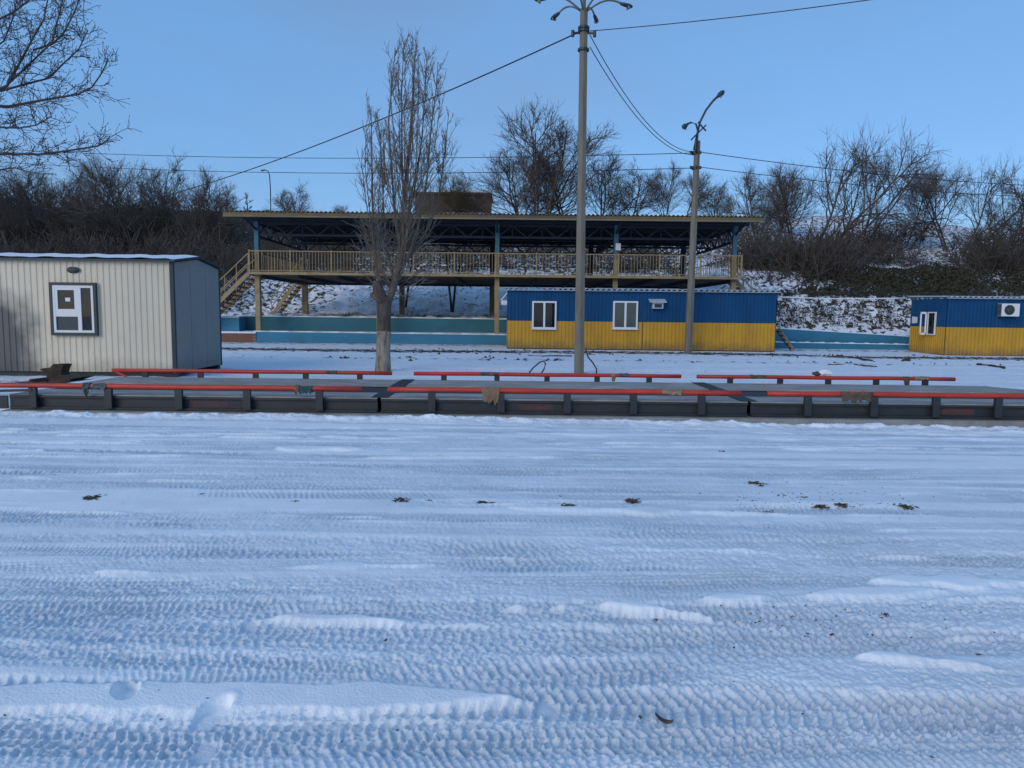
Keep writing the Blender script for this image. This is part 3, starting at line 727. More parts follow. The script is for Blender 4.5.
# ------------------------------------------------------------------ blue and yellow cabins
def corr_roof(x0, x1, y0, y1, z0, z1, period, amp, t=.012):
    n = int((x1 - x0) / period * 6); v, f = [], []
    for i in range(n + 1):
        x = x0 + (x1 - x0) * i / n; w = amp * math.sin(2 * math.pi * (x - x0) / period)
        for (y, z) in ((y0, z0), (y1, z1)):
            v.append((x, y, z + w)); v.append((x, y, z + w - t))
    for i in range(n):
        a, b = 4 * i, 4 * i + 4
        f += [(a, b, b + 2, a + 2), (a + 1, a + 3, b + 3, b + 1), (a, a + 1, b + 1, b), (a + 2, b + 2, b + 3, a + 3)]
    return MB().add(v, f)
def by_cabin(x0, x1, y0, y1, zb, ht, mid, label, seams, left_side=False):
    t = empty('portable_cabin', ((x0 + x1) / 2, (y0 + y1) / 2, zb), label, 'cabin')
    xs = [x0] + seams + [x1]
    for a, b in zip(xs[:-1], xs[1:]):
        sheet(a + .012, b - .012, zb + .04, zb + mid, y0, .165, .022).build('yellow_panel', M['yellow'], t)
        sheet(a + .012, b - .012, zb + mid + .01, zb + ht, y0 + .004, .165, .022).build('blue_panel', M['blue'], t)
    for x in seams: MB().box(x - .016, x + .016, y0 - .005, y0 + .02, zb + .03, zb + ht).build('joint_strip', M['trim'], t)
    for x in (x0, x1):
        s = -1 if x == x0 else 1
        sheet(y0 + .02, y1, zb + .04, zb + mid, x + (.0 if s < 0 else .022), .165, .022, 'y').build('yellow_panel', M['yellow'], t)
        sheet(y0 + .02, y1, zb + mid + .01, zb + ht, x + (.0 if s < 0 else .022), .165, .022, 'y').build('blue_panel', M['blue'], t)
    MB().add([(x0, y1, zb), (x1, y1, zb), (x1, y1, zb + ht), (x0, y1, zb + ht)], [(0, 3, 2, 1)]).build('back_wall', M['blue'], t)
    MB().box(x0 + .02, x1 - .02, y0 + .03, y1 - .03, zb - .12, zb + .04).build('base_frame', M['trim'], t)
    MB().box(x0 + .03, x1 - .03, y0 + .03, y1 - .03, zb + ht - .02, zb + ht).build('ceiling', M['trim'], t)
    rf = corr_roof(x0 - .12, x1 + .12, y0 - .2, y1 + .15, zb + ht + .075, zb + ht + .16, .24, .042).build('roof', M['galv'], t)
    MB().box(x0 - .1, x1 + .1, y0 - .16, y0 - .13, zb + ht - .005, zb + ht + .022).build('eave_board', M['galv'], rf)
    return t
bx0, bx1 = at(508, 320, 32.6).x, at(778, 320, 32.0).x
bs = at(643.5, 320, 32.3).x
BZ = .13
bc = by_cabin(bx0, bx1, 32.3, 34.7, BZ, 2.62, 1.27, 'long blue over yellow profiled metal cabin behind the concrete poles', [bs])
by = 32.3 - .022
for (pxa, pxb, kind) in ((533, 557, 'dark'), (614, 638, 'net')):
    a, b = at(pxa, 301, by), at(pxb, 329, by)
    pn = [(.06, .47, .07, .93, 'pane'), (.53, .94, .07, .93, 'pane'), (.46, .54, .05, .95, 'mullion')]
    if kind == 'net': pn += [(.07, .46, .07, .93, 'curtain'), (.54, .93, .07, .93, 'curtain')]
    window(bc, a.x, b.x, b.z, a.z, by, pn, M['white'], M['interior'], .075)
bc.rotation_euler.z = R(-1.5)
# small hooded fan box on the blue band
a = at(657, 305, 32.2)
vb = empty('vent_box', (a.x, 32.15, a.z), 'grey hooded ventilation box high on the long blue cabin', 'vent box')
MB().box(a.x - .22, a.x + .24, 31.98, 32.27, a.z - .16, a.z + .10).build('body', M['galv'], vb)
MB().box(a.x - .15, a.x + .17, 31.972, 31.979, a.z - .12, a.z + .04).build('opening', M['trim'], vb)
MB().add([(a.x - .38, 31.85, a.z + .10), (a.x + .36, 31.85, a.z + .10), (a.x + .36, 32.27, a.z + .24), (a.x - .38, 32.27, a.z + .24), (a.x - .38, 31.85, a.z + .13), (a.x + .36, 31.85, a.z + .13), (a.x + .36, 32.27, a.z + .27), (a.x - .38, 32.27, a.z + .27)],
         [(0, 3, 2, 1), (4, 5, 6, 7), (0, 1, 5, 4), (1, 2, 6, 5), (2, 3, 7, 6), (3, 0, 4, 7)]).build('hood', M['galv'], vb)
# bracket at the left gable of the long cabin
a = at(504, 300, 33.0)
br = empty('wall_bracket', (a.x, 33.0, a.z), 'small white bracket on the left end of the long blue cabin', 'bracket')
MB().bar(at(501, 300, 33), at(508, 292, 33), .05).build('arm', M['white'], br)
MB().box(a.x - .12, a.x + .16, 32.95, 33.05, a.z - .22, a.z - .02).build('box', M['white'], br)

rx0 = at(946, 325, 32.3).x
rc = by_cabin(rx0, rx0 + 7.0, 32.3, 35.2, .04, 2.55, 1.28, 'blue over yellow cabin at the right edge with an open window and air conditioner', [])
# side window on the gable that faces left
a, b = at(925, 312, 34.0), at(935, 335, 33.3)
wz0, wz1 = b.z, a.z
w = MB().box(rx0 - .034, rx0 - .026, 33.0, 33.62, wz0, wz1).build('window', M['interior'], rc)
fr = MB(); xx0, xx1 = rx0 - .10, rx0 - .034
fr.box(xx0, xx1, 33.56, 33.62, wz0, wz1).box(xx0, xx1, 33.0, 33.05, wz0, wz1).box(xx0, xx1, 33.05, 33.56, wz0, wz0 + .05).box(xx0, xx1, 33.05, 33.56, wz1 - .05, wz1)
fr.build('frame', M['white'], w)
MB().box(rx0 - .07, rx0 - .065, 33.05, 33.56, wz0 + .05, wz1 - .05).build('pane', M['glass'], w)
# opened sash standing out from the frame
sa = MB(); s0 = Vector((rx0 - .11, 33.66, 0)); s1 = Vector((rx0 - .36, 33.74, 0))
for (p, q2, za, zb) in ((s0, s0.lerp(s1, .22), wz0, wz1), (s1.lerp(s0, .22), s1, wz0, wz1), (s0, s1, wz0, wz0 + .09), (s0, s1, wz1 - .09, wz1)):
    sa.bar((p.x, p.y, (za + zb) / 2), (q2.x, q2.y, (za + zb) / 2), .045, zb - za)
sa.build('open_sash', M['white'], w)
a = at(918.5, 320, 34.5)
mb_ = top(MB().box(rx0 - .13, rx0 - .03, 34.55, 34.8, a.z - .14, a.z + .14).box(rx0 - .145, rx0 - .13, 34.53, 34.82, a.z - .16, a.z + .16).build('meter_box', M['white']), 'small white meter box on the yellow and blue side wall left of the open window', 'meter box')
# air conditioner
a = at(1008, 310, 32.1)
ac = empty('air_conditioner', (a.x, 32.05, a.z - .3), 'white air conditioner unit with round fan on the right blue cabin', 'air conditioner')
MB().box(a.x - .39, a.x + .39, 31.92, 32.2, a.z - .28, a.z + .28).build('casing', M['white'], ac)
MB().tube([(a.x - .06, 31.917, a.z), (a.x - .06, 31.905, a.z)], .22, 24).build('fan_opening', M['trim'], ac)
gr = MB()
for rr_ in (.07, .14, .215):
    gr.tube([(a.x - .06 + rr_ * math.cos(2 * math.pi * k / 24), 31.898, a.z + rr_ * math.sin(2 * math.pi * k / 24)) for k in range(25)], .008, 4)
for k in range(8):
    t = math.pi * k / 8; gr.bar((a.x - .06 - .21 * math.cos(t), 31.9, a.z - .21 * math.sin(t)), (a.x - .06 + .21 * math.cos(t), 31.9, a.z + .21 * math.sin(t)), .01)
gr.build('fan_grille', M['rag_grey'], ac)
MB().box(a.x - .41, a.x - .392, 31.95, 32.18, a.z - .26, a.z + .26).build('side_panel', M['rag_grey'], ac)
for s in (-.28, .28): MB().box(a.x + s - .02, a.x + s + .02, 31.95, 32.27, a.z - .33, a.z - .285).build('bracket', M['trim'], ac)
# thin pale pipe between the cabins
pp = [at(779 + (905 - 779) * k / 10, 297 + 1.0 * k / 10 + 1.2 * math.sin(math.pi * k / 10), 33.2) for k in range(11)]
top(MB().tube(pp, .028, 6).build('overhead_pipe', M['white'], None, True), 'thin pale pipe running in the air between the two blue cabins', 'pipe')
# steps leaning beside the right end of the long cabin
sl = empty('wooden_ladder', at(789, 352, 34.5), 'leaning wooden steps at the right end of the long blue cabin', 'ladder')
MB().bar(at(779, 328, 34.6), at(794, 350, 34.0), .10, .07).build('stringer', M['tan'], sl)
MB().bar(at(776, 330, 35.2), at(791, 350, 34.7), .10, .07).build('stringer', M['tan'], sl)
for k in range(5):
    t = (k + .5) / 5; MB().bar(at(779, 328, 34.6).lerp(at(794, 350, 34.0), t), at(776, 330, 35.2).lerp(at(791, 350, 34.7), t), .2, .03).build('step', M['floorwood'], sl)

# ------------------------------------------------------------------ painted retaining walls
def wall_run(name, pts, thick, mtl, label, cat='wall', cap=True):
    """pts = [(x, y, zbottom, ztop)...]"""
    v, f = [], []
    for (x, y, a, b) in pts: v += [(x, y, a), (x, y, b), (x, y + thick, b), (x, y + thick, a)]
    n = len(pts)
    for i in range(n - 1):
        k = 4 * i
        f += [(k, k + 4, k + 5, k + 1), (k + 1, k + 5, k + 6, k + 2), (k + 2, k + 6, k + 7, k + 3)]
    f += [(0, 1, 2, 3), (4 * n - 4, 4 * n - 1, 4 * n - 2, 4 * n - 3)]
    t = empty(name, ((pts[0][0] + pts[-1][0]) / 2, pts[0][1] + thick / 2, min(p[2] for p in pts)), label, cat)
    MB().add(v, f).build('wall_face', mtl, t)
    if cap:
        v, f = [], []; m = 60
        for i in range(m + 1):
            s = i / m * (n - 1); k = min(int(s), n - 2); e = s - k
            p = [pts[k][j] * (1 - e) + pts[k + 1][j] * e for j in range(4)]
            b = .035 + .03 * math.sin(i * 1.7) * math.sin(i * .6) + .012
            v += [(p[0], p[1] - .015, p[3] + .004), (p[0], p[1] + .02, p[3] + max(.012, b)), (p[0], p[1] + thick, p[3] + max(.012, b)), (p[0], p[1] + thick + .01, p[3] + .004)]
        for i in range(m):
            k = 4 * i; f += [(k, k + 4, k + 5, k + 1), (k + 1, k + 5, k + 6, k + 2), (k + 2, k + 6, k + 7, k + 3)]
        MB().add(v, f).build('snow_cap', M['snowcap'], t, True)
    return t
xl = at(254, 336, 36).x
wall_run('retaining_wall', [(xl, 36.0, .05, .68), (-6, 36.0, .05, .66), (1.2, 36.0, .05, .64)], .3, M['wall_blue'], 'lower bright blue retaining wall in front of the pavilion columns')
xl2 = at(240, 322, 37.6).x
wall_run('retaining_wall', [(xl2, 37.9, .4, 1.43), (-6, 37.9, .4, 1.43), (2.0, 37.9, .4, 1.40)], .25, M['wall_teal'], 'upper teal retaining wall at the foot of the snowy bank')
wall_run('retaining_wall', [(at(214, 322, 36.7).x, 36.9, .5, 1.35), (at(239, 322, 36.9).x, 36.9, .5, 1.38)], .9, M['wall_blue'], 'short blue wall block beside the left pavilion column')
wall_run('retaining_wall', [(11.5, 36.6, .0, 1.20), (16, 36.6, .0, .98), (21.5, 36.6, .0, .70)], .25, M['wall_blue'], 'sloping blue wall between the two blue and yellow cabins')
wall_run('retaining_wall', [(13.2, 36.15, .0, .42), (21.3, 36.15, .0, .36)], .2, M['wall_blue'], 'low blue kerb wall in front of the sloping blue wall', 'wall')
# brick courses at the left end of the lower wall
bw = empty('brick_wall', (at(238, 340, 36).x, 36, .1), 'low red brick wall with snow on top beside the blue wall', 'wall')
bme = MB().box(-.122, .122, -.06, .06, -.034, .034).mesh('brick', M['brick'])
bx = at(222, 335, 36).x
for r_ in range(6):
    for k in range(7):
        link_mesh('brick', bme, bw, (bx + k * .256 + (.128 if r_ % 2 else 0) - .1, 36.0 + random.Random(r_ * 9 + k).uniform(-.008, .008), .16 + r_ * .077))
MB().box(bx - .25, bx + 1.7, 35.965, 36.05, .1, .58).build('mortar', M['concrete'], bw)
MB().box(bx - .25, bx + 1.7, 35.94, 36.3, .60, .68).build('snow_cap', M['snowcap'], bw)

# ------------------------------------------------------------------ viewing pavilion
COLX = [at(px, 260, 36).x for px in (254, 377, 497, 617, 737)]
FZ, TZ, RYF, RYB = 3.62, 6.06, 34.5, 46.5
RXA, RXB = at(222, 214, RYF).x, at(765, 220, RYF).x
pv = empty('viewing_pavilion', ((COLX[0] + COLX[4]) / 2, 41, 1.5), 'long raised open pavilion with tan railing and dark trussed roof', 'pavilion')
rf = corr_roof(RXA, RXB, RYF, RYB, 6.40, 6.32, .21, .035, .02).build('roof', M['roofsheet'], pv)
MB().box(RXA + .02, RXB - .02, RYF + .06, RYF + .11, 6.17, 6.345).build('fascia_board', M['fascia'], rf)
MB().box(RXA + .02, RXB - .02, RYF + .03, RYF + .058, 6.13, 6.20).build('fascia_strip', M['roofsheet'], rf)
for k in range(9):
    y = RYF + .6 + k * 1.36
    MB().box(RXA + .1, RXB - .1, y - .05, y + .05, 6.17, 6.28).build('purlin', M['truss'], rf)
for i, x in enumerate(COLX):
    foot = .1 if i < 4 else .3
    c = MB().box(x - .115, x + .115, 36.36, 36.64, foot, FZ - .12).build('column', M['tan'], pv)
    MB().box(x - .11, x + .11, 36.365, 36.635, FZ - .12, FZ + 1.12).build('column_base_band', M['tan'], c)
    MB().box(x - .105, x + .105, 36.37, 36.63, FZ + 1.12, TZ + .1).build('column_top', M['teal'], c)
for px in (305, 402, 492, 590, 682):
    x = at(px, 290, 45.5).x
    c = MB().box(x - .15, x + .15, 45.35, 45.65, gz(x, 45.5) - .2, FZ - .1).build('column', M['tan'], pv)
    MB().box(x - .14, x + .14, 45.36, 45.64, FZ - .1, TZ + .1).build('column_top', M['truss'], c)
# floor, edge beams, joists
MB().box(COLX[0] - .25, COLX[4] + .25, 36.1, 46.0, FZ - .07, FZ).build('floor', M['floorwood'], pv)
MB().box(COLX[0] - .3, COLX[4] + .3, 36.0, 36.09, FZ - .10, FZ + .03).build('edge_beam', M['tan'], pv)
MB().box(COLX[0] - .3, COLX[4] + .3, 46.02, 46.12, FZ - .2, FZ + .03).build('edge_beam', M['truss'], pv)
for k in range(13):
    x = COLX[0] + (COLX[4] - COLX[0]) * k / 12
    MB().box(x - .06, x + .06, 36.7, 45.3, FZ - .25, FZ - .075).build('joist', M['truss'], pv)
def truss(p0, p1, z0, z1, bays, name='truss'):
    p0, p1 = Vector(p0), Vector(p1); b = MB()
    b.bar((p0.x, p0.y, z0), (p1.x, p1.y, z0), .11).bar((p0.x, p0.y, z1), (p1.x, p1.y, z1), .11)
    for k in range(bays):
        a, c = p0.lerp(p1, k / bays), p0.lerp(p1, (k + 1) / bays); mdl = (a + c) / 2
        b.bar((a.x, a.y, z0), (mdl.x, mdl.y, z1), .065).bar((mdl.x, mdl.y, z1), (c.x, c.y, z0), .065)
        b.bar((mdl.x, mdl.y, z0), (mdl.x, mdl.y, z1), .045)
    return b.build(name, M['truss'], pv)
for yy in (36.5, 41.0, 45.5):
    for i in range(4): truss((COLX[i], yy, 0), (COLX[i + 1], yy, 0), 5.50, TZ + .02, 4)
for i in range(5): truss((COLX[i], 36.7, 0), (COLX[i], 45.3, 0), 5.42, TZ, 5, 'cross_truss')
# brackets carrying the eave overhang
for x in COLX: MB().bar((x, 36.4, 5.75), (x, 34.7, 6.13), .09).build('eave_bracket', M['truss'], pv)
# railing: each bay a part with its balusters
bal = MB().box(-.011, .011, -.011, .011, 0, .93).mesh('baluster', M['tan'])
xs = np.linspace(COLX[0] - .25, COLX[4] + .25, 13)
rnd = random.Random(4)
for i in range(12):
    a, b = float(xs[i]), float(xs[i + 1])
    rl = MB().box(a + .031, b - .031, 36.02, 36.07, FZ + 1.03, FZ + 1.08).box(a + .031, b - .031, 36.025, 36.065, FZ + .08, FZ + .115).build('railing', M['tan'], pv)
    n = 13
    for k in range(1, n):
        if rnd.random() < .07: continue
        x = a + (b - a) * k / n
        link_mesh('baluster', bal, rl, (x, 36.045, FZ + .10))
for x in xs: MB().box(float(x) - .03, float(x) + .03, 36.015, 36.075, FZ + .03, FZ + 1.12).build('rail_post', M['tan'], pv)
# right end railing running back, and rear railing
for xx in (COLX[4] + .27, COLX[0] - .27):
    ya = 38.0 if xx < 0 else 36.1
    b = MB().box(xx - .02, xx + .02, ya, 45.9, FZ + 1.03, FZ + 1.08).box(xx - .02, xx + .02, ya, 45.9, FZ + .08, FZ + .11)
    for k in range(24): y = ya + .2 + (45.7 - ya - .2) * k / 23; b.box(xx - .012, xx + .012, y - .012, y + .012, FZ + .1, FZ + 1.03)
    b.build('end_railing', M['tan'], pv)
b = MB().box(COLX[0], COLX[4], 46.03, 46.07, FZ + 1.03, FZ + 1.08)
for k in range(80): x = COLX[0] + (COLX[4] - COLX[0]) * k / 79; b.box(x - .012, x + .012, 46.04, 46.06, FZ + .03, FZ + 1.03)
b.build('rear_railing', M['truss'], pv)
a = at(618, 247, 36.3)
MB().box(a.x - .12, a.x + .12, 36.2, 36.35, a.z - .17, a.z + .17).build('switch_box', M['white'], pv)
for px in (455, 540, 655):
    a = at(px, 246, 40); MB().tube([(a.x, 40, 5.35), (a.x, 40, a.z)], .02, 5).build('lamp_rod', M['truss'], pv)
# staircases
def stairs(p0, p1, width, nst, name, rails=True):
    """p0 top, p1 bottom (world points of the near stringer); the flight is `width` deep along +y"""
    p0, p1 = Vector(p0), Vector(p1); W = Vector((0, width, 0))
    st = MB().bar(p0, p1, .07, .20).build(name, M['tan'], pv)
    MB().bar(p0 + W, p1 + W, .07, .20).build('stringer', M['tan'], st)
    for k in range(nst):
        c = p0.lerp(p1, (k + .5) / nst); MB().box(c.x - .15, c.x + .15, c.y + .04, c.y + width - .04, c.z + .04, c.z + .08).build('step', M['floorwood'], st)
    if rails:
        for off in (Vector((0, 0, 0)), W):
            for h in (.5, 1.0): MB().bar(p0 + off + Vector((0, 0, h)), p1 + off + Vector((0, 0, h)), .045).build('handrail', M['tan'], st)
            m = 5
            for k in range(m + 1): c = p0.lerp(p1, k / m) + off; MB().bar(c, c + Vector((0, 0, 1.0)), .04).build('rail_post', M['tan'], st)
    return st
stairs((COLX[0] - .32, 36.1, FZ - .05), (COLX[0] - 3.3, 36.1, .75), 1.5, 14, 'stairs')
a, b = at(306, 275, 45.0), at(268, 318, 43.5)
stairs((a.x, 44.2, a.z), (b.x, 44.2, gz(b.x, 44.2)), 1.2, 11, 'stairs')
stairs((COLX[4] + .3, 37.2, FZ - .05), (COLX[4] + 2.4, 37.2, 1.3), 1.2, 11, 'stairs')

# ------------------------------------------------------------------ poles and wires
def concrete_pole(name, x, y, z0, ztop, rb, rt, label, lean=(0, 0)):
    t = empty(name, (x, y, z0), label, 'lamp post')
    n = 10
    pts = [(x + lean[0] * k / n, y + lean[1] * k / n, z0 - .3 + (ztop - z0 + .3) * k / n) for k in range(n + 1)]
    MB().tube(pts, [rb + (rt - rb) * k / n for k in range(n + 1)], 6).build('pole', M['pole_concrete'], t, False)
    return t
def lamp_head(t, p, d, L=.55, w=.11):
    d = Vector(d).normalized(); p = Vector(p)
    pts = [p - d * .05, p + d * .06, p + d * .2, p + d * L * .8, p + d * L]
    h = MB().tube(pts, [.04, .055, w, w * .95, .03], 8).build('lamp_head', M['trim'], t, True)
    MB().tube([p + d * .22 - Vector((0, 0, w * .5)), p + d * L * .5 - Vector((0, 0, w * .95)), p + d * L * .8 - Vector((0, 0, w * .5))], [.03, .07, .03], 8).build('lamp_lens', M['curtain'], h, True)
PB = at(579, 373, 20.7); PT = at(584, 9, 20.7)
p1 = concrete_pole('lamp_post', PB.x, 20.7, 0, PT.z, .155, .115, 'tall concrete lamp post with a crown of lamp arms', (PT.x - PB.x, 0))
for zz, r_ in ((at(583, 28, 20.7).z, .15), (at(583, 31, 20.7).z, .15), (at(583, 50, 20.7).z, .15)):
    xx = PB.x + (PT.x - PB.x) * zz / PT.z
    MB().tube([(xx, 20.7, zz - .03), (xx, 20.7, zz + .03)], r_ + .01, 12).build('clamp_band', M['trim'], p1)
for k in range(6):
    a = R(8 + 60 * k); dx, dy = math.cos(a), math.sin(a)
    base = Vector((PT.x, 20.7, PT.z - .12))
    pts = [base + Vector((dx * s * 1.08, dy * s * 1.08, .40 * math.sin(s * 2.2))) for s in np.linspace(0.05, 1, 9)]
    MB().tube(pts, .026, 6).build('lamp_arm', M['pole_concrete'], p1, True)
    lamp_head(p1, pts[-1], (dx, dy, -.2), .30, .06)
MB().tube([(PT.x, 20.7, PT.z - .1), (PT.x, 20.7, PT.z + 1.1)], .05, 8).build('top_tube', M['pole_concrete'], p1)
for s in (-1, 1):
    MB().bar((PT.x, 20.7, at(580, 33, 20.7).z), (PT.x + s * .3, 20.65, at(580, 33, 20.7).z - .02), .05).build('insulator_arm', M['trim'], p1)
    MB().tube([(PT.x + s * .3, 20.65, at(580, 33, 20.7).z - .12), (PT.x + s * .3, 20.65, at(580, 33, 20.7).z + .05)], .045, 8).build('insulator', M['trim'], p1)
LB = at(688, 352, 31.2); LT = at(697.5, 141, 31.2)
p2 = concrete_pole('lamp_post', LB.x, 31.2, .1, LT.z, .175, .125, 'shorter concrete lamp post with two unequal curved lamp arms before the blue cabin', (LT.x - LB.x, 0))
def pxl(lst, Y): return [at(a, b, Y) for a, b in lst]
MB().tube(pxl([(694, 150), (697, 135), (700, 122), (706, 110), (713, 101), (717, 97)], 31.2), .045, 8).build('lamp_arm', M['trim'], p2, True)
lamp_head(p2, at(716, 98, 31.2), at(723, 92, 31.1) - at(716, 98, 31.2), .42, .11)
MB().tube(pxl([(696, 152), (698, 132), (696, 124), (691, 122.5), (687, 124)], 31.0), .04, 8).build('lamp_arm', M['trim'], p2, True)
lamp_head(p2, at(688, 124, 31.0), at(681, 129, 30.8) - at(688, 124, 31.0), .36, .11)
MB().bar(at(691, 140, 31.1), at(706, 125, 31.1), .06).build('cross_arm', M['trim'], p2)
MB().bar(at(698, 122, 31.1), at(706, 131, 31.1), .05).build('cross_arm', M['trim'], p2)
for py in (153, 168):
    z = at(695, py, 31.2); MB().tube([(z.x, 31.2, z.z - .06), (z.x, 31.2, z.z + .06)], .155, 10).build('clamp_band', M['trim'], p2)
    for s in (-1, 1): MB().tube([(z.x + s * .2, 31.1, z.z - .06), (z.x + s * .2, 31.1, z.z + .06)], .05, 8).build('insulator', M['trim'], p2)

def wire(a, b, sag, r, label, n=28):
    a, b = Vector(a), Vector(b)
    pts = [a.lerp(b, k / n) - Vector((0, 0, sag * 4 * (k / n) * (1 - k / n))) for k in range(n + 1)]
    o = MB().tube(pts, r, 5).build('overhead_wire', M['wire'], None, True)
    return top(o, label, 'wire', 'overhead wires')
wire(at(577, 33, 20.7), at(60, 216, 48), .9, .020, 'thick overhead cable sloping from the tall lamp post down to the left')
wire(at(590, 31, 20.7), at(1120, -40, 16), .15, .012, 'overhead wire rising from the tall lamp post to the upper right')
wire(at(590, 35, 20.7), at(693, 152, 31.2), .75, .013, 'upper of two slack wires between the two lamp posts')
wire(at(590, 47, 20.7), at(693, 155, 31.2), .7, .013, 'lower of two slack wires between the two lamp posts')
wire(at(693, 153, 31.2), at(-160, 136, 55), .75, .016, 'upper long wire running left from the shorter lamp post past the poplar')
wire(at(693, 168, 31.2), at(-160, 147, 55), .85, .016, 'lower long wire running left from the shorter lamp post past the poplar')
wire(at(699, 152, 31.2), at(1200, 187, 45), .55, .017, 'upper wire running right from the shorter lamp post over the trees')
wire(at(699, 167, 31.2), at(1200, 198, 45), .5, .015, 'lower wire running right from the shorter lamp post over the trees')
# cable tails at the foot of the tall post
top(MB().tube(pxl([(529, 373), (533, 368), (540, 362), (544, 361), (545.5, 364), (544, 369), (541, 374)], 20.3), .022, 6).build('cable_loop', M['wire'], None, True), 'black cable loop sticking out of the snow left of the tall post', 'cable')
top(MB().tube(pxl([(586, 350), (588, 357), (593, 363), (596.5, 369), (596.5, 376)], 20.4), .022, 6).build('cable_tail', M['wire'], None, True), 'black cable hanging down beside the foot of the tall post', 'cable')

# ------------------------------------------------------------------ trees
class Twigs:
    """tubes gathered into arrays"""
    def __init__(s, sides=3): s.v, s.f, s.n, s.k = [], [], 0, sides
    def add(s, pts, rad, sides=None):
        k = sides or s.k
        pts = np.asarray(pts, float); m = len(pts); rad = np.asarray(rad, float)
        d = np.gradient(pts, axis=0); d /= np.linalg.norm(d, axis=1)[:, None] + 1e-9
        ref = np.array([.31, .95, .05]) if abs(d[0, 1]) < .8 else np.array([1., 0, 0])
        a = np.cross(d, ref); a /= np.linalg.norm(a, axis=1)[:, None] + 1e-9; b = np.cross(d, a)
        t = 2 * np.pi * np.arange(k) / k
        ring = pts[:, None, :] + rad[:, None, None] * (a[:, None, :] * np.cos(t)[None, :, None] + b[:, None, :] * np.sin(t)[None, :, None])
        s.v.append(ring.reshape(-1, 3))
        i = np.arange(m - 1)[:, None] * k; j = np.arange(k)[None, :]; j2 = (j + 1) % k
        q = np.stack([i + j, i + j2, i + k + j2, i + k + j], -1).reshape(-1, 4) + s.n
        s.f.append(q); s.n += m * k
    def mesh(s, name, mtl):
        V = np.concatenate(s.v).astype(np.float32); Q = np.concatenate(s.f).astype(np.int32)
        me = bpy.data.meshes.new(name); me.vertices.add(len(V)); me.vertices.foreach_set('co', V.ravel())
        me.loops.add(Q.size); me.loops.foreach_set('vertex_index', Q.ravel())
        me.polygons.add(len(Q)); me.polygons.foreach_set('loop_start', np.arange(0, Q.size, 4, dtype=np.int32))
        me.polygons.foreach_set('use_smooth', np.ones(len(Q), bool))
        me.update(calc_edges=True); me.materials.append(mtl); return me
def unit(v): v = np.asarray(v, float); return v / (np.linalg.norm(v) + 1e-9)
def limb(rs, p, d, L, r0, r1, n, wander, up):
    pts = [np.array(p, float)]; d = unit(d)
    for k in range(n):
        d = unit(d + rs.normal(0, wander, 3) + np.array([0, 0, up]))
        pts.append(pts[-1] + d * L / n)
    return np.array(pts), np.linspace(r0, r1, n + 1)
def side_dir(rs, d, ang):
    d = unit(d); r = rs.normal(0, 1, 3); r = unit(r - d * r.dot(d)); return unit(d * math.cos(ang) + r * math.sin(ang))

def bare_tree(seed, h, spread=.55, counts=(9, 8, 6), up=.06, r0=None, stems=1, wander=.12, lean=(0, 0), twig_r=.011, start=.22):
    """returns trunk mesh and crown mesh of a bare deciduous tree at the origin"""
    rs = np.random.default_rng(seed); T, Cr = Twigs(5), Twigs(3)
    r0 = r0 or h * .014
    for s_ in range(stems):
        d0 = np.array([lean[0], lean[1], 1.0]) + (rs.normal(0, .28, 3) * [1, 1, 0] if stems > 1 else 0)
        hh = h * (.72 if stems == 1 else rs.uniform(.55, .8))
        P, Rr = limb(rs, (rs.normal(0, .12) * (stems > 1), rs.normal(0, .12) * (stems > 1), -.3), d0, hh, r0 / stems ** .5, r0 * .25, 8, wander * .5, .05)
        T.add(P, Rr)
        for i in range(counts[0]):
            t = start + (1 - start) * (i + rs.random()) / counts[0]; k = min(int(t * 8), 7); p = P[k] + (P[k + 1] - P[k]) * (t * 8 - k)
            L1 = h * spread * (1.05 - .62 * t) * rs.uniform(.7, 1.1)
            P1, R1 = limb(rs, p, side_dir(rs, P[k + 1] - P[k] , rs.uniform(.6, 1.05)), L1, r0 * .42 * (1.1 - .6 * t), twig_r * 1.3, 6, wander, up)
            T.add(P1, R1, 4)
            for j in range(counts[1]):
                t2 = .2 + .8 * (j + rs.random()) / counts[1]; k2 = min(int(t2 * 6), 5); p2 = P1[k2]
                L2 = L1 * .62 * (1.15 - .55 * t2) * rs.uniform(.6, 1.2)
                P2, R2 = limb(rs, p2, side_dir(rs, P1[k2 + 1] - P1[k2], rs.uniform(.4, .9)), L2, twig_r * 1.8, twig_r * .8, 4, wander, up)
                Cr.add(P2, R2)
                for q in range(counts[2]):
                    k3 = rs.integers(1, 5)
                    P3, R3 = limb(rs, P2[k3], side_dir(rs, P2[min(k3 + 1, 4)] - P2[k3 - 1], rs.uniform(.35, .9)), L2 * rs.uniform(.35, .8), twig_r, twig_r * .45, 2, wander, up)
                    Cr.add(P3, R3)
    return T, Cr

def plant(name, T, Cr, loc, label, cat, group, tm, cm, sc=(1, 1, 1), rz=0, cache={}):
    key = (id(T), cm.name)
    if key not in cache: cache[key] = (T.mesh('trunk', tm), Cr.mesh('crown', cm))
    t = empty(name, loc, label, cat, group)
    for nm, me in zip(('trunk', 'crown'), cache[key]):
        o = link_mesh(nm, me, t); o.location = (0, 0, 0)
    t.scale = sc; t.rotation_euler.z = rz
    return t

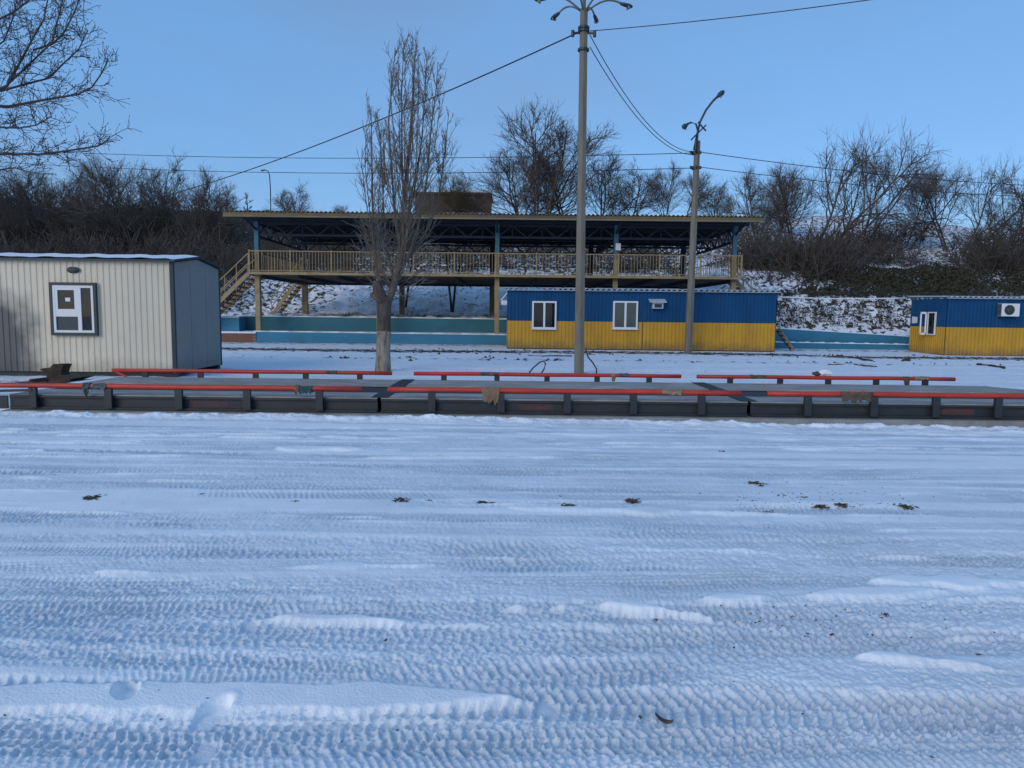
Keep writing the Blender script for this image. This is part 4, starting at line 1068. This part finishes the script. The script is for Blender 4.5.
# the poplar in front of the pavilion: world-space stems
def poplar():
    Y = 20.8; base = at(383, 371, Y); rs = np.random.default_rng(5)
    t = empty('poplar_tree', (base.x, Y, 0), 'bare upright poplar with whitewashed lower trunk in front of the pavilion', 'tree')
    o = np.array([base.x, Y, 0])
    w = lambda l, dy=0: np.array([np.array(at(a, b, Y + dy)) for a, b in l]) - o
    Tl, Tu, St, Cr = Twigs(12), Twigs(12), Twigs(6), Twigs(3)
    Tl.add(np.vstack([[w([(383, 371)])[0] + [0, 0, -.2]], w([(383, 371), (383.2, 355), (383.5, 342), (384, 331)])]), [.25, .235, .205, .20, .205])
    Tu.add(w([(384, 331.2), (384, 318), (384, 305), (385, 297)]), [.203, .20, .215, .20])
    # pruned stub
    Tu.add(w([(383, 302), (379, 292), (377, 285), (377, 281), (377, 280.8)], -.05), [.19, .17, .14, .11, .002], 10)
    St.add(w([(381, 300), (374, 297), (371, 293)], -.1), [.10, .08, .06], 8)
    stems = [([(388, 303), (394, 290), (400, 272), (403, 245), (405, 200), (408, 150), (412, 100), (415, 65), (417, 40)], .12, 0),
             ([(383, 300), (378, 275), (374, 245), (373, 205), (372, 165), (372, 130), (371, 107)], .055, .15),
             ([(398, 280), (408, 255), (418, 225), (426, 180), (432, 130), (436, 90), (438, 62)], .04, -.3),
             ([(402, 250), (396, 215), (391, 170), (390, 120), (393, 80), (395, 48)], .04, .4),
             ([(396, 290), (388, 250), (383, 210), (381, 160), (380, 130)], .04, .6),
             ([(404, 230), (413, 195), (421, 150), (424, 100), (427, 50)], .035, .7),
             ([(404, 215), (402, 160), (402, 100), (404, 40)], .035, -.6),
             ([(400, 270), (416, 250), (430, 225), (440, 190), (446, 150), (449, 110)], .04, .2)]
    for q, xe in enumerate(np.linspace(384, 447, 10)):
        e = abs(xe - 414) / 34; ye = 27 + 85 * e ** 2 + rs.uniform(0, 45); xs_ = 404 + rs.uniform(-3, 5); ys_ = rs.uniform(190, 275)
        stems.append(([(xs_, ys_), (xs_ + (xe - xs_) * .45, ys_ - (ys_ - ye) * .22), (xs_ + (xe - xs_) * .8, ys_ - (ys_ - ye) * .5), (xs_ + (xe - xs_) * .95, ys_ - (ys_ - ye) * .78), (xe, ye)], .019, rs.uniform(-1, 1)))
    for xe, ye in ((362, 150), (366, 125), (378, 118), (384, 140)):
        stems.append(([(380, 285), (376 + (xe - 372) * .3, 250), (374 + (xe - 372) * .7, 205), (xe, 165), (xe, ye)], .022, rs.uniform(-.5, .5)))
    for pts, r0, dy in stems:
        n = len(pts); P = np.array([np.array(at(a, b, Y + dy * (.2 + 1.2 * i / n))) for i, (a, b) in enumerate(pts)]) - o
        P[1:-1] += rs.normal(0, .03, (n - 2, 3))
        St.add(P, np.linspace(r0, .008, n))
        seg = np.linalg.norm(np.diff(P, axis=0), axis=1); tot = seg.sum(); cum = np.concatenate([[0], np.cumsum(seg)])
        for i in range(int(tot * (7.5 if r0 > .03 else 4.5))):
            s = tot * (.10 + .88 * rs.random()); k = min(np.searchsorted(cum, s) - 1, n - 2); f = (s - cum[k]) / seg[k]
            p = P[k] + (P[k + 1] - P[k]) * f; d = P[k + 1] - P[k]
            L = rs.uniform(.5, 1.35) * (1.1 - .6 * s / tot)
            P1, R1 = limb(rs, p, side_dir(rs, d, rs.uniform(.4, .85)), L, .0085, .005, 6, .07, .18)
            Cr.add(P1, R1)
            for q in range(6):
                k3 = rs.integers(1, 6)
                P2, R2 = limb(rs, P1[k3], side_dir(rs, P1[k3] - P1[k3 - 1], rs.uniform(.4, .8)), L * rs.uniform(.15, .4), .006, .0038, 3, .08, .12)
                Cr.add(P2, R2)
    # low drooping shoots around the fork
    for i in range(50):
        p = w([(rs.uniform(388, 404), rs.uniform(235, 300))], rs.normal(0, .2))[0]
        a = rs.uniform(0, 2 * np.pi); L = rs.uniform(.8, 1.7)
        P1, R1 = limb(rs, p, (math.cos(a), .7 * math.sin(a), rs.uniform(-.25, .7)), L, .012, .006, 6, .12, rs.uniform(-.02, .14))
        Cr.add(P1, R1)
        for q in range(8):
            k3 = rs.integers(1, 6)
            P2, R2 = limb(rs, P1[k3], side_dir(rs, P1[k3] - P1[k3 - 1], rs.uniform(.4, 1.0)), L * rs.uniform(.15, .35), .0075, .004, 3, .12, .05)
            Cr.add(P2, R2)
    for nm, tw, mm in (('whitewashed_trunk', Tl, M['whitewash']), ('trunk', Tu, M['bark']), ('limbs', St, M['limb_pop']), ('crown', Cr, M['twig_pop'])):
        ob = link_mesh(nm, tw.mesh(nm, mm), t); ob.location = (0, 0, 0)
M['whitewash'] = mat('worn_whitewash_on_bark', (.34, .285, .22), .95, .35, 5, (.10, .075, .055), .85, bump=1., bscale=22, stretch=(2, 2, .5), thr=.53)
poplar()

# the tree outside the left edge whose limbs hang into view
def edge_tree():
    Y = 13.2; rs = np.random.default_rng(21); base = at(-150, 410, Y); o = np.array([base.x, Y, 0])
    t = empty('roadside_tree', (base.x, Y, 0), 'bare budding branches of a near tree reaching in at the upper left', 'tree')
    w = lambda l, dy=0: np.array([np.array(at(a, b, Y + dy)) for a, b in l]) - o
    T, Cr = Twigs(8), Twigs(4)
    tr = w([(-150, 415), (-146, 300), (-138, 180), (-120, 90), (-95, 0), (-75, -80)]); tr[0, 2] = -.2
    T.add(tr, [.24, .2, .17, .13, .09, .05])
    limbs = [([(-138, 190), (-80, 170), (-30, 156), (0, 154), (40, 155), (70, 153), (95, 147), (106, 142), (110, 136)], .03, 0),
             ([(-130, 140), (-70, 118), (-20, 108), (10, 107), (45, 102), (75, 93), (92, 84), (102, 72), (108, 60)], .032, .3),
             ([(-125, 120), (-60, 105), (-15, 95), (5, 86), (20, 66), (33, 42), (43, 18), (50, -12)], .036, -.3),
             ([(0, 91), (25, 85), (48, 76), (66, 62), (78, 48), (88, 30)], .022, .2),
             ([(33, 50), (50, 45), (65, 30), (76, 12), (82, -8)], .018, .5),
             ([(-110, 60), (-50, 40), (-10, 22), (15, 12), (28, 0), (40, -20)], .028, .6),
             ([(-120, 150), (-50, 138), (-5, 127), (20, 128), (38, 126), (52, 116)], .022, -.6),
             ([(-135, 200), (-60, 185), (-10, 172), (15, 168), (30, 172)], .02, .7),
             ([(-60, 105), (-20, 60), (0, 40), (12, 20), (18, -5)], .02, .8),
             ([(8, 84), (30, 62), (52, 42), (60, 20), (64, 0), (66, -16)], .018, -.6)]
    for pts, r0, dy in limbs:
        n = len(pts); P = np.array([np.array(at(a, b, Y + dy * 1.4 * i / n)) for i, (a, b) in enumerate(pts)]) - o; P[1:-1] += rs.normal(0, .02, (n - 2, 3))
        T.add(P, np.linspace(r0, .009, n), 5)
        seg = np.linalg.norm(np.diff(P, axis=0), axis=1); tot = seg.sum(); cum = np.concatenate([[0], np.cumsum(seg)])
        for i in range(int(tot * 12)):
            s = tot * (.12 + .88 * rs.random()); k = min(max(np.searchsorted(cum, s) - 1, 0), n - 2); f = (s - cum[k]) / seg[k]
            p = P[k] + (P[k + 1] - P[k]) * f
            L = rs.uniform(.15, .7)
            P1, R1 = limb(rs, p, side_dir(rs, P[k + 1] - P[k], rs.uniform(.5, 1.2)), L, .0065, .0042, 5, .2, .10)
            Cr.add(P1, R1)
            for q in range(7):
                k3 = rs.integers(1, 6)
                P2, R2 = limb(rs, P1[k3], side_dir(rs, P1[k3] - P1[k3 - 1], rs.uniform(.5, 1.1)), rs.uniform(.06, .22), .0045, .0035, 2, .25, .08)
                Cr.add(P2, R2)
                e = P2[-1]; dd = unit(P2[-1] - P2[-2]); Cr.add([e, e + dd * .015, e + dd * .035], [.0035, .008, .003])
    for nm, tw, mm in (('trunk', T, M['twig']), ('crown', Cr, M['twig'])):
        ob = link_mesh(nm, tw.mesh(nm, mm), t); ob.location = (0, 0, 0)
edge_tree()

# skyline trees on the hill: a few kinds, each tree its own object
KIND = [bare_tree(101, 10, .40, (8, 13, 7), .09, stems=4, twig_r=.010, start=.12),
        bare_tree(102, 10, .42, (9, 13, 7), .08, stems=3, twig_r=.010, start=.12),
        bare_tree(103, 10, .50, (9, 11, 5), .04, stems=2, wander=.18, lean=(.22, 0), twig_r=.010),
        bare_tree(104, 10, .48, (11, 13, 7), .08, stems=2, wander=.15, twig_r=.010),
        bare_tree(105, 10, .45, (8, 12, 7), .06, stems=4, wander=.16, twig_r=.010, start=.08)]
def hill_tree(px, pytop, Y, kind, label, wide=1.0, group='bare trees along the hill', mtl='twig_far', rz=None, over=None):
    x = at(px, 230, Y).x; z = gz(x, Y) if over is None else over
    h = at(px, pytop, Y).z - z
    T, Cr = KIND[kind]
    zmax = float(np.quantile(np.concatenate(Cr.v)[:, 2], .985)); s = h / zmax
    if 480 < px < 740: wide *= 1.25
    plant('bare_tree', T, Cr, (x, Y, z - .1), label, 'tree', group, M['bark'], M[mtl], (s * wide, s * wide, s), rz if rz is not None else (px * 1.37) % 6.28)
for args in [
    (6, 172, 62, 1, 'bare tree at the left edge of the hill behind the cream cabin'),
    (38, 166, 66, 3, 'rounded bare tree behind the cream cabin, left of its window'),
    (70, 171, 64, 4, 'bushy bare tree behind the cream cabin above its window'),
    (103, 165, 66, 1, 'bare tree behind the cream cabin right of its window'),
    (135, 162, 63, 3, 'broad bare tree behind the cream cabin where the thick cable ends'),
    (166, 160, 66, 4, 'tallest bare tree in the thicket behind the cream cabin gable'),
    (196, 170, 64, 1, 'bare tree just left of the pavilion roof corner'),
    (222, 186, 68, 4, 'low bare tree touching the left pavilion roof corner'),
    (294, 186, 72, 4, 'round low bare tree showing over the left part of the pavilion roof', 1.3),
    (345, 204, 75, 3, 'small bare tree over the pavilion roof left of the poplar'),
    (452, 172, 80.5, 4, 'low olive brown tree in front of the flat hilltop building', 1.5, 'bare trees along the hill', 'twig_olive'),
    (537, 104, 70, 0, 'tallest bare tree over the pavilion, left of the tall post', .95),
    (520, 150, 74, 4, 'bare tree at the left foot of the tallest skyline tree'),
    (566, 160, 74, 3, 'bare tree partly behind the tall concrete post'),
    (600, 152, 72, 1, 'bare tree just right of the tall concrete post'),
    (632, 168, 75, 4, 'bare bushy tree midway between the two lamp posts'),
    (664, 163, 76, 0, 'slim bare tree left of the shorter lamp post', .7),
    (686, 176, 72, 3, 'bare tree behind the shorter lamp post'),
    (716, 182, 74, 4, 'low bare tree right of the shorter lamp post'),
    (757, 168, 60, 1, 'bare tree above the right end of the pavilion roof'),
    (784, 172, 64, 4, 'bushy bare tree right of the pavilion roof end'),
    (795, 168, 60, 3, 'bare tree left of the big leaning tree on the right hill'),
    (816, 138, 56, 2, 'big bare tree leaning right on the right hill', .9, 'bare trees along the hill', 'twig_far', 0),
    (838, 148, 58, 2, 'second leaning bare tree right of the biggest one', .8, 'bare trees along the hill', 'twig_far', .4),
    (862, 156, 60, 2, 'leaning bare tree at the gap in the right skyline', .7, 'bare trees along the hill', 'twig_far', -.3),
    (908, 166, 60, 2, 'thin leaning bare tree right of the skyline gap', .7, 'bare trees along the hill', 'twig_far', .1),
    (950, 166, 58, 3, 'bare tree between the skyline gap and the right edge'),
    (966, 163, 56, 2, 'windswept bare tree above the air conditioner', .8, 'bare trees along the hill', 'twig_far', .2),
    (1012, 182, 54, 4, 'dense bare tree at the right edge of the hill', 1.2),
    (1045, 170, 56, 1, 'bare tree cut by the right edge')]:
    hill_tree(*args)
# dark slender trees growing behind the pavilion under its floor
for (px, pb, Y, lab, tops) in ((405, 313, 46.6, 'dark leaning young trunk under the pavilion right of the poplar', ((412, 262),)), (452, 316, 46.6, 'dark forked young trunk under the pavilion left of its middle column', ((446, 262), (460, 264)))):
    a = at(px, pb, Y); z = gz(a.x, Y); o_ = np.array([a.x, Y, z]); T, Cr = Twigs(6), Twigs(3); rs = np.random.default_rng(px)
    for (tx, ty) in tops:
        e = np.array(at(tx, ty, Y + .3)) - o_
        P = np.array([[0, 0, -.3], e * .12 + [0, 0, .0], e * .5, e, e * 1.25 + [0, .2, .2]]); P[1:4] += rs.normal(0, .03, (3, 3))
        T.add(P, [.10, .085, .075, .055, .02])
        for q in range(26):
            k = rs.integers(2, 5); P1, R1 = limb(rs, P[k], (rs.normal(0, .6), rs.normal(0, .6), .8), rs.uniform(.5, 1.3), .014, .006, 5, .15, .06); Cr.add(P1, R1)
    plant('young_tree', T, Cr, (a.x, Y, z), lab, 'tree', 'young trees behind the pavilion', M['bark'], M['twig_far'])
# thin far poplar
T_ = bare_tree(140, 8, .16, (10, 5, 3), .2, twig_r=.02)
x = at(249, 200, 74).x
plant('poplar_tree', T_[0], T_[1], (x, 74, gz(x, 74)), 'thin distant poplar above the left pavilion roof corner', 'tree', None, M['bark'], M['twig_far'], (1, 1, (at(249, 178, 74).z - gz(x, 74)) / 8.))

# thickets: one mass of bare stems nobody could count
def thicket(name, spots, hgt, label, mtl, seed, stems=7, tw=6, tr=.016, cat='thicket'):
    rs = np.random.default_rng(seed); protos = []
    for p in range(6):
        B = Twigs(3)
        for s in range(stems):
            a = rs.uniform(0, 6.28); d = np.array([math.cos(a) * .55, math.sin(a) * .55, 1.0]) + rs.normal(0, .15, 3)
            P, Rr = limb(rs, (rs.normal(0, .25), rs.normal(0, .25), -.2), d, rs.uniform(.7, 1.1), .02, .008, 4, .15, .02)
            B.add(P, Rr)
            for q in range(tw):
                k = rs.integers(1, 5); P2, R2 = limb(rs, P[k], side_dir(rs, P[k] - P[k - 1], rs.uniform(.4, 1.0)), rs.uniform(.25, .5), tr * .75, tr * .4, 2, .15, .03)
                B.add(P2, R2)
        protos.append((np.concatenate(B.v), np.concatenate(B.f)))
    V, Q, n = [], [], 0
    for (x, y, h) in spots:
        v, f = protos[rs.integers(0, 6)]; a = rs.uniform(0, 6.28); c, s_ = math.cos(a), math.sin(a)
        sx = h * rs.uniform(.8, 1.2)
        w = np.stack([x + (v[:, 0] * c - v[:, 1] * s_) * sx, y + (v[:, 0] * s_ + v[:, 1] * c) * sx, gz(x, y) + v[:, 2] * h], -1)
        V.append(w); Q.append(f + n); n += len(v)
    B = Twigs(); B.v, B.f = V, Q
    o = link_mesh(name, B.mesh(name, mtl))
    return tag(o, label, cat, None, 'stuff')
rs = np.random.default_rng(77)
def scatter(n, pxr, yr, hr, keep=lambda x, y, px: True):
    out = []
    while len(out) < n:
        px, Y = rs.uniform(*pxr), rs.uniform(*yr)
        x = at(px, 250, Y).x
        if keep(x, Y, px): out.append((x, Y, rs.uniform(*hr)))
    return out
sp = scatter(170, (-60, 235), (46, 60), (1.2, 2.8)) + scatter(110, (-60, 235), (62, 80), (1.6, 3.2))
thicket('thicket', sp, 1, 'dense brown bare thicket on the hill behind the cream cabin', M['thicket'], 1, 8, 8, .018)
sp = scatter(190, (225, 770), (50.5, 66), (.8, 2.2))
thicket('thicket', sp, 1, 'bare brush on the hill seen through the pavilion', M['thicket'], 2)
sp = scatter(80, (745, 850), (46, 56), (1.2, 2.8)) + scatter(35, (840, 905), (52, 64), (.8, 2.0)) + scatter(60, (970, 1090), (48, 56), (1.2, 2.8)) + scatter(25, (880, 980), (52, 70), (.5, 1.4))
thicket('thicket', sp, 1, 'dense brown bare thicket on the hill right of the pavilion', M['thicket'], 3, 8, 8, .018)
sp = scatter(200, (770, 1090), (38.6, 42.3), (.12, .35)) + scatter(120, (225, 500), (39, 50), (.15, .4))
thicket('bank_weeds', sp, 1, 'dry weed stalks poking through the snow on the banks', M['thicket'], 4, 6, 4, .02, 'weeds')
# dark hedge belt above the right bank
def hedge():
    rs = np.random.default_rng(9); n = 42000
    px = rs.uniform(790, 1100, n); Y = rs.uniform(43.2, 48.2, n)
    X = (px - 512) / F * Y * 1.005
    t = (px - 790) / 310
    keep = rs.random(n) < np.clip((px - 792 + 30 * fbm(px * .0 + Y * 1.3, Y * .9, 2)) / 45, 0, 1) * np.where(px < 960, .9, .5) * np.clip(.75 + 1.2 * fbm(X * .9, Y * .9, 3), .1, 1)
    X, Y = X[keep], Y[keep]
    z0 = base_z(X, Y) + .08; top_ = .12 + .55 * np.clip(fbm(X * .5, Y * .5, 3) + .45, 0, 1.2)
    Z = z0 + rs.random(len(X)) ** .6 * top_
    m = len(X); s = rs.uniform(.05, .13, m)
    a, b = rs.normal(0, 1, (m, 3)), rs.normal(0, 1, (m, 3))
    a /= np.linalg.norm(a, axis=1)[:, None]; b -= a * (a * b).sum(1)[:, None]; b /= np.linalg.norm(b, axis=1)[:, None]
    c = np.stack([X, Y, Z], -1)
    V = np.stack([c - a * s[:, None], c + b * s[:, None] * .5, c + a * s[:, None], c - b * s[:, None] * .5], 1).reshape(-1, 3)
    B = Twigs(); B.v, B.f = [V], [np.arange(4 * m).reshape(-1, 4)]
    tag(link_mesh('hedge', B.mesh('hedge', M['hedge'])), 'dark olive evergreen ground cover above the speckled bank', 'hedge', None, 'stuff')
hedge()
def bank_shrubs():
    rs = np.random.default_rng(19); n = 30000
    px = rs.uniform(765, 1090, n); Y = rs.uniform(38.4, 42.6, n); X = (px - 512) / F * Y * 1.005
    keep = fbm(X * 2.6, Y * 2.6, 3) + .25 * rs.normal(0, 1, n) > .0
    X, Y = X[keep], Y[keep]; m = len(X)
    c = np.stack([X, Y, base_z(X, Y) + .05 + .30 * rs.random(m) ** 1.4], -1); s = rs.uniform(.03, .085, m)
    a, b = rs.normal(0, 1, (m, 3)), rs.normal(0, 1, (m, 3)); a /= np.linalg.norm(a, axis=1)[:, None]; b -= a * (a * b).sum(1)[:, None]; b /= np.linalg.norm(b, axis=1)[:, None]
    V = np.stack([c - a * s[:, None], c + b * s[:, None] * .5, c + a * s[:, None], c - b * s[:, None] * .5], 1).reshape(-1, 3)
    B = Twigs(); B.v, B.f = [V], [np.arange(4 * m).reshape(-1, 4)]
    tag(link_mesh('bank_shrubs', B.mesh('bank_shrubs', M['hedge'])), 'low dark shrubs poking through the snow above the sloping blue wall', 'shrubs', None, 'stuff')
bank_shrubs()

# hilltop building
a, b = at(415, 192, 82), at(490, 214, 82)
hb = empty('hilltop_building', ((a.x + b.x) / 2, 84, gz(0, 83)), 'flat roofed brown building on the hilltop behind the poplar', 'building')
zb = gz((a.x + b.x) / 2, 83) - .6
MB().box(a.x, b.x, 82, 88, zb, a.z - .25).build('wall', M['house'], hb)
r_ = MB().box(a.x - .2, b.x + .2, 81.8, 88.2, a.z - .25, a.z).build('roof', M['house'], hb)
MB().box(a.x + 2.4, b.x + .1, 81.9, 88, a.z + .005, a.z + .22).build('snow_cover', M['snowcap'], r_)
# far hill lamp post
x = at(270, 200, 66).x; z = gz(x, 66)
hl = empty('lamp_post', (x, 66, z), 'thin far lamp post with hooked arm over the left pavilion roof', 'lamp post')
MB().tube([(x, 66, z), at(270.5, 190, 66), at(269.5, 175, 66)], .045, 6).build('pole', M['trim'], hl)
MB().tube([at(269.5, 175, 66), at(268, 171, 66), at(264.5, 170, 66)], .04, 6).build('lamp_arm', M['trim'], hl)
lamp_head(hl, at(265, 170, 66), (-1, 0, -.1), .4, .06)

# ------------------------------------------------------------------ debris in the yard
def clump(px, py, w, label, seed, n=26, mtl='soil'):
    rnd = random.Random(seed); g = on_ground(px, py); mb = MB(); g.z = yz(g.x, g.y)
    hw = w / F * g.y / 2
    dpt = hw * 1.1
    for k in range(n):
        r1, r2 = rnd.gauss(0, .36), rnd.gauss(0, .36); c = Vector((g.x + r1 * hw, g.y + r2 * dpt, g.z + .002 + rnd.uniform(-.008, .007) * min(1, hw * 12)))
        a_ = rnd.uniform(0, 6.28); l = rnd.uniform(.2, .5) * min(.055, hw * .55) + .007
        d = Vector((math.cos(a_), math.sin(a_), rnd.uniform(-.15, .3))).normalized(); s = d.cross(Vector((rnd.gauss(0, .4), rnd.gauss(0, .4), 1))).normalized() * l * .35
        mb.add([c - d * l, c - d * l * .2 + s, c + d * l, c - d * l * .2 - s, c + Vector((0, 0, l * .25))], [(0, 1, 4), (1, 2, 4), (2, 3, 4), (3, 0, 4), (0, 3, 2, 1)])
    return top(mb.build('leaf_clump', M[mtl]), label, 'leaves', 'leaf clumps lying on the snow')
for i, (px, py, w, lab) in enumerate([
    (92, 498, 26, 'leaf clump left of the middle distance snow, below the cream cabin window'),
    (201, 494, 8, 'tiny dark leaf scrap right of the leftmost leaf clump'),
    (296, 501, 7, 'tiny leaf scrap between the leftmost clump and the dark clump below the poplar'),
    (401, 499, 22, 'dark leaf clump on the snow straight below the poplar'),
    (429, 499, 9, 'small leaf scrap just right of the dark clump below the poplar'),
    (482, 501, 20, 'brown leaf clump below the hanging cardboard'),
    (561, 494, 8, 'small upright leaf scrap left of the tall post line'),
    (568, 505, 20, 'flat dark leaf streak below the tall post'),
    (632, 500, 22, 'tan mound of leaves below the second cabin window'),
    (722, 451, 14, 'faint leaf scrap close to the truck scale on the right'),
    (756, 483, 22, 'dark leaf clump above the long scatter of leaves'),
    (781, 495, 12, 'small leaf clump at the start of the long scatter'),
    (804, 497, 12, 'dark leaf clump in the middle of the long scatter'),
    (820, 505, 26, 'largest brown leaf clump in the long scatter'),
    (842, 505, 20, 'reddish leaf clump right of the largest one'),
    (770, 510, 18, 'dark leaf clump at the lower left of the long scatter'),
    (905, 507, 24, 'dark leaf clump alone at the right'),
    (728, 609, 10, 'leaf scraps left in the nearer right tracks'),
    (886, 612, 12, 'dark leaf scraps in the nearer right tracks'),
    (832, 630, 8, 'leaf scraps below the dark ones in the right tracks'),
    (980, 652, 9, 'leaf scraps near the right edge of the snow'),
    (657, 615, 6, 'leaf scrap on the bright snow ridge'),
    (640, 713, 7, 'leaf crumb left of the curled brown leaf'),
    (387, 636, 8, 'dark twig scrap in the tracks left of centre')]):
    clump(px, py, w * .9, lab, i, 70 if w > 15 else 16)
# curled leaf in the foreground
g = on_ground(664, 719); g.z = yz(g.x, g.y)
v, f = [], []
for i in range(7):
    t = i / 6; wd = .022 * math.sin(math.pi * (t * .9 + .06)); zc = g.z + .006 + .02 * (t - .4) ** 2 * 4
    for s in (-1, 0, 1): v.append((g.x - .028 + .056 * t + s * wd * .3, g.y + .04 - .08 * t + s * wd * .5, zc + abs(s) * .012))
for i in range(6):
    for j in range(2): f.append((i * 3 + j, i * 3 + j + 1, i * 3 + j + 4, i * 3 + j + 3))
o = MB().add(v, f).build('curled_leaf', M['rag_brown'], None, True); o.modifiers.new('t', 'SOLIDIFY').thickness = .002
top(o, 'curled brown leaf on the tyre tracks in the right foreground', 'leaf')
# crumbs of grit and leaf over the yard
mb = MB(); rnd = random.Random(8); cr = []
for k in range(330):
    px, py = rnd.uniform(0, 1024), 430 + 330 * rnd.random() ** 1.6
    if k < 150: px, py = rnd.gauss(830, 60), rnd.gauss(500, 8)
    elif k < 230: px, py = rnd.gauss(850, 70), rnd.gauss(613, 10)
    if py < 428: continue
    g = on_ground(px, py); cr.append((g.x, g.y, rnd.uniform(.003, .010) * (1.5 if k < 230 else 1), rnd.uniform(0, 6.28)))
cz = yard_height(np.array([[q[0] for q in cr]]), np.array([[q[1] for q in cr]]))[0][0]
for (x, y, l, a_), z in zip(cr, cz):
    d = Vector((math.cos(a_), math.sin(a_), 0)) * l; s = Vector((-d.y, d.x, 0)) * .5; c = Vector((x, y, float(z) + .001))
    mb.add([c - d, c + s, c + d, c - s, c + Vector((0, 0, l * .3)), c - Vector((0, 0, .006))], [(0, 4, 1), (1, 4, 2), (2, 4, 3), (3, 4, 0), (1, 5, 0), (2, 5, 1), (3, 5, 2), (0, 5, 3)])
tag(mb.build('leaf_litter', M['soil']), 'tiny crumbs of leaf and grit scattered over the driven snow', 'litter', None, 'stuff')
# timbers and branches left on the lane behind the scale
for i, (a, b, w, lab) in enumerate([
    ((838, 356), (872, 361), .10, 'dark plank lying in the snow before the gap between the cabins'),
    ((828, 365), (848, 364.5), .07, 'short dark board on the lane right of the long cabin'),
    ((855, 365), (877, 366.5), .07, 'dark board in the lane nearer the right cabin'),
    ((977, 364), (1005, 367.5), .13, 'dark beam in the snow before the right cabin'),
    ((408, 353), (470, 354), .07, 'long dark timber lying along the lane right of the poplar'),
    ((302, 352), (335, 352.5), .07, 'dark timber lying along the lane left of the poplar'),
    ((528, 357), (572, 357), .07, 'dark timber lying along the lane left of the tall post'),
    ((902, 361), (908, 360), .2, 'dark lump of earth on the lane before the right cabin')]):
    pa, pb = on_ground(*a, z=.04), on_ground(*b, z=.04)
    mb = MB(); rnd = random.Random(i); n = 6
    pts = [pa.lerp(pb, k / n) + Vector((0, rnd.uniform(-.06, .06), gz(pa.x, pa.y) - .035 + rnd.uniform(-.012, .012))) for k in range(n + 1)]
    mb.tube(pts, [w * rnd.uniform(.25, .5) for _ in pts], 6)
    top(mb.build('timber', M['scrap']), lab, 'timber', 'timbers lying on the lane')

# clods, twigs and grit along the lane edges
mb = MB(); rnd = random.Random(31)
for k in range(900):
    if k < 380: y = rnd.gauss(15.9, .45); x = rnd.uniform(-8, 11)
    elif k < 800: y = rnd.gauss(30.2, .9); x = rnd.uniform(-14, 24)
    else: y = rnd.gauss(26, .5); x = rnd.uniform(-11, 18)
    if y < 15.15: continue
    if math.sin(x * 1.1 + y) + math.sin(x * .37 + 2) < rnd.uniform(-1.4, .8): continue
    l = rnd.uniform(.02, .07) * (1.5 if y > 22 else 1); a_ = rnd.uniform(0, 6.28); z = gz(x, y)
    d = Vector((math.cos(a_), math.sin(a_), 0)) * l; s = Vector((-d.y, d.x, 0)) * rnd.uniform(.25, .8); c = Vector((x, y, z + .004))
    mb.add([c - d, c + s, c + d, c - s, c + Vector((0, 0, l * rnd.uniform(.4, .9))), c - Vector((0, 0, .03))], [(0, 4, 1), (1, 4, 2), (2, 4, 3), (3, 4, 0), (1, 5, 0), (2, 5, 1), (3, 5, 2), (0, 5, 3)])
tag(mb.build('lane_clods', M['soil']), 'dark clods and grit strewn along the snowy lane behind the scale', 'clods', None, 'stuff')
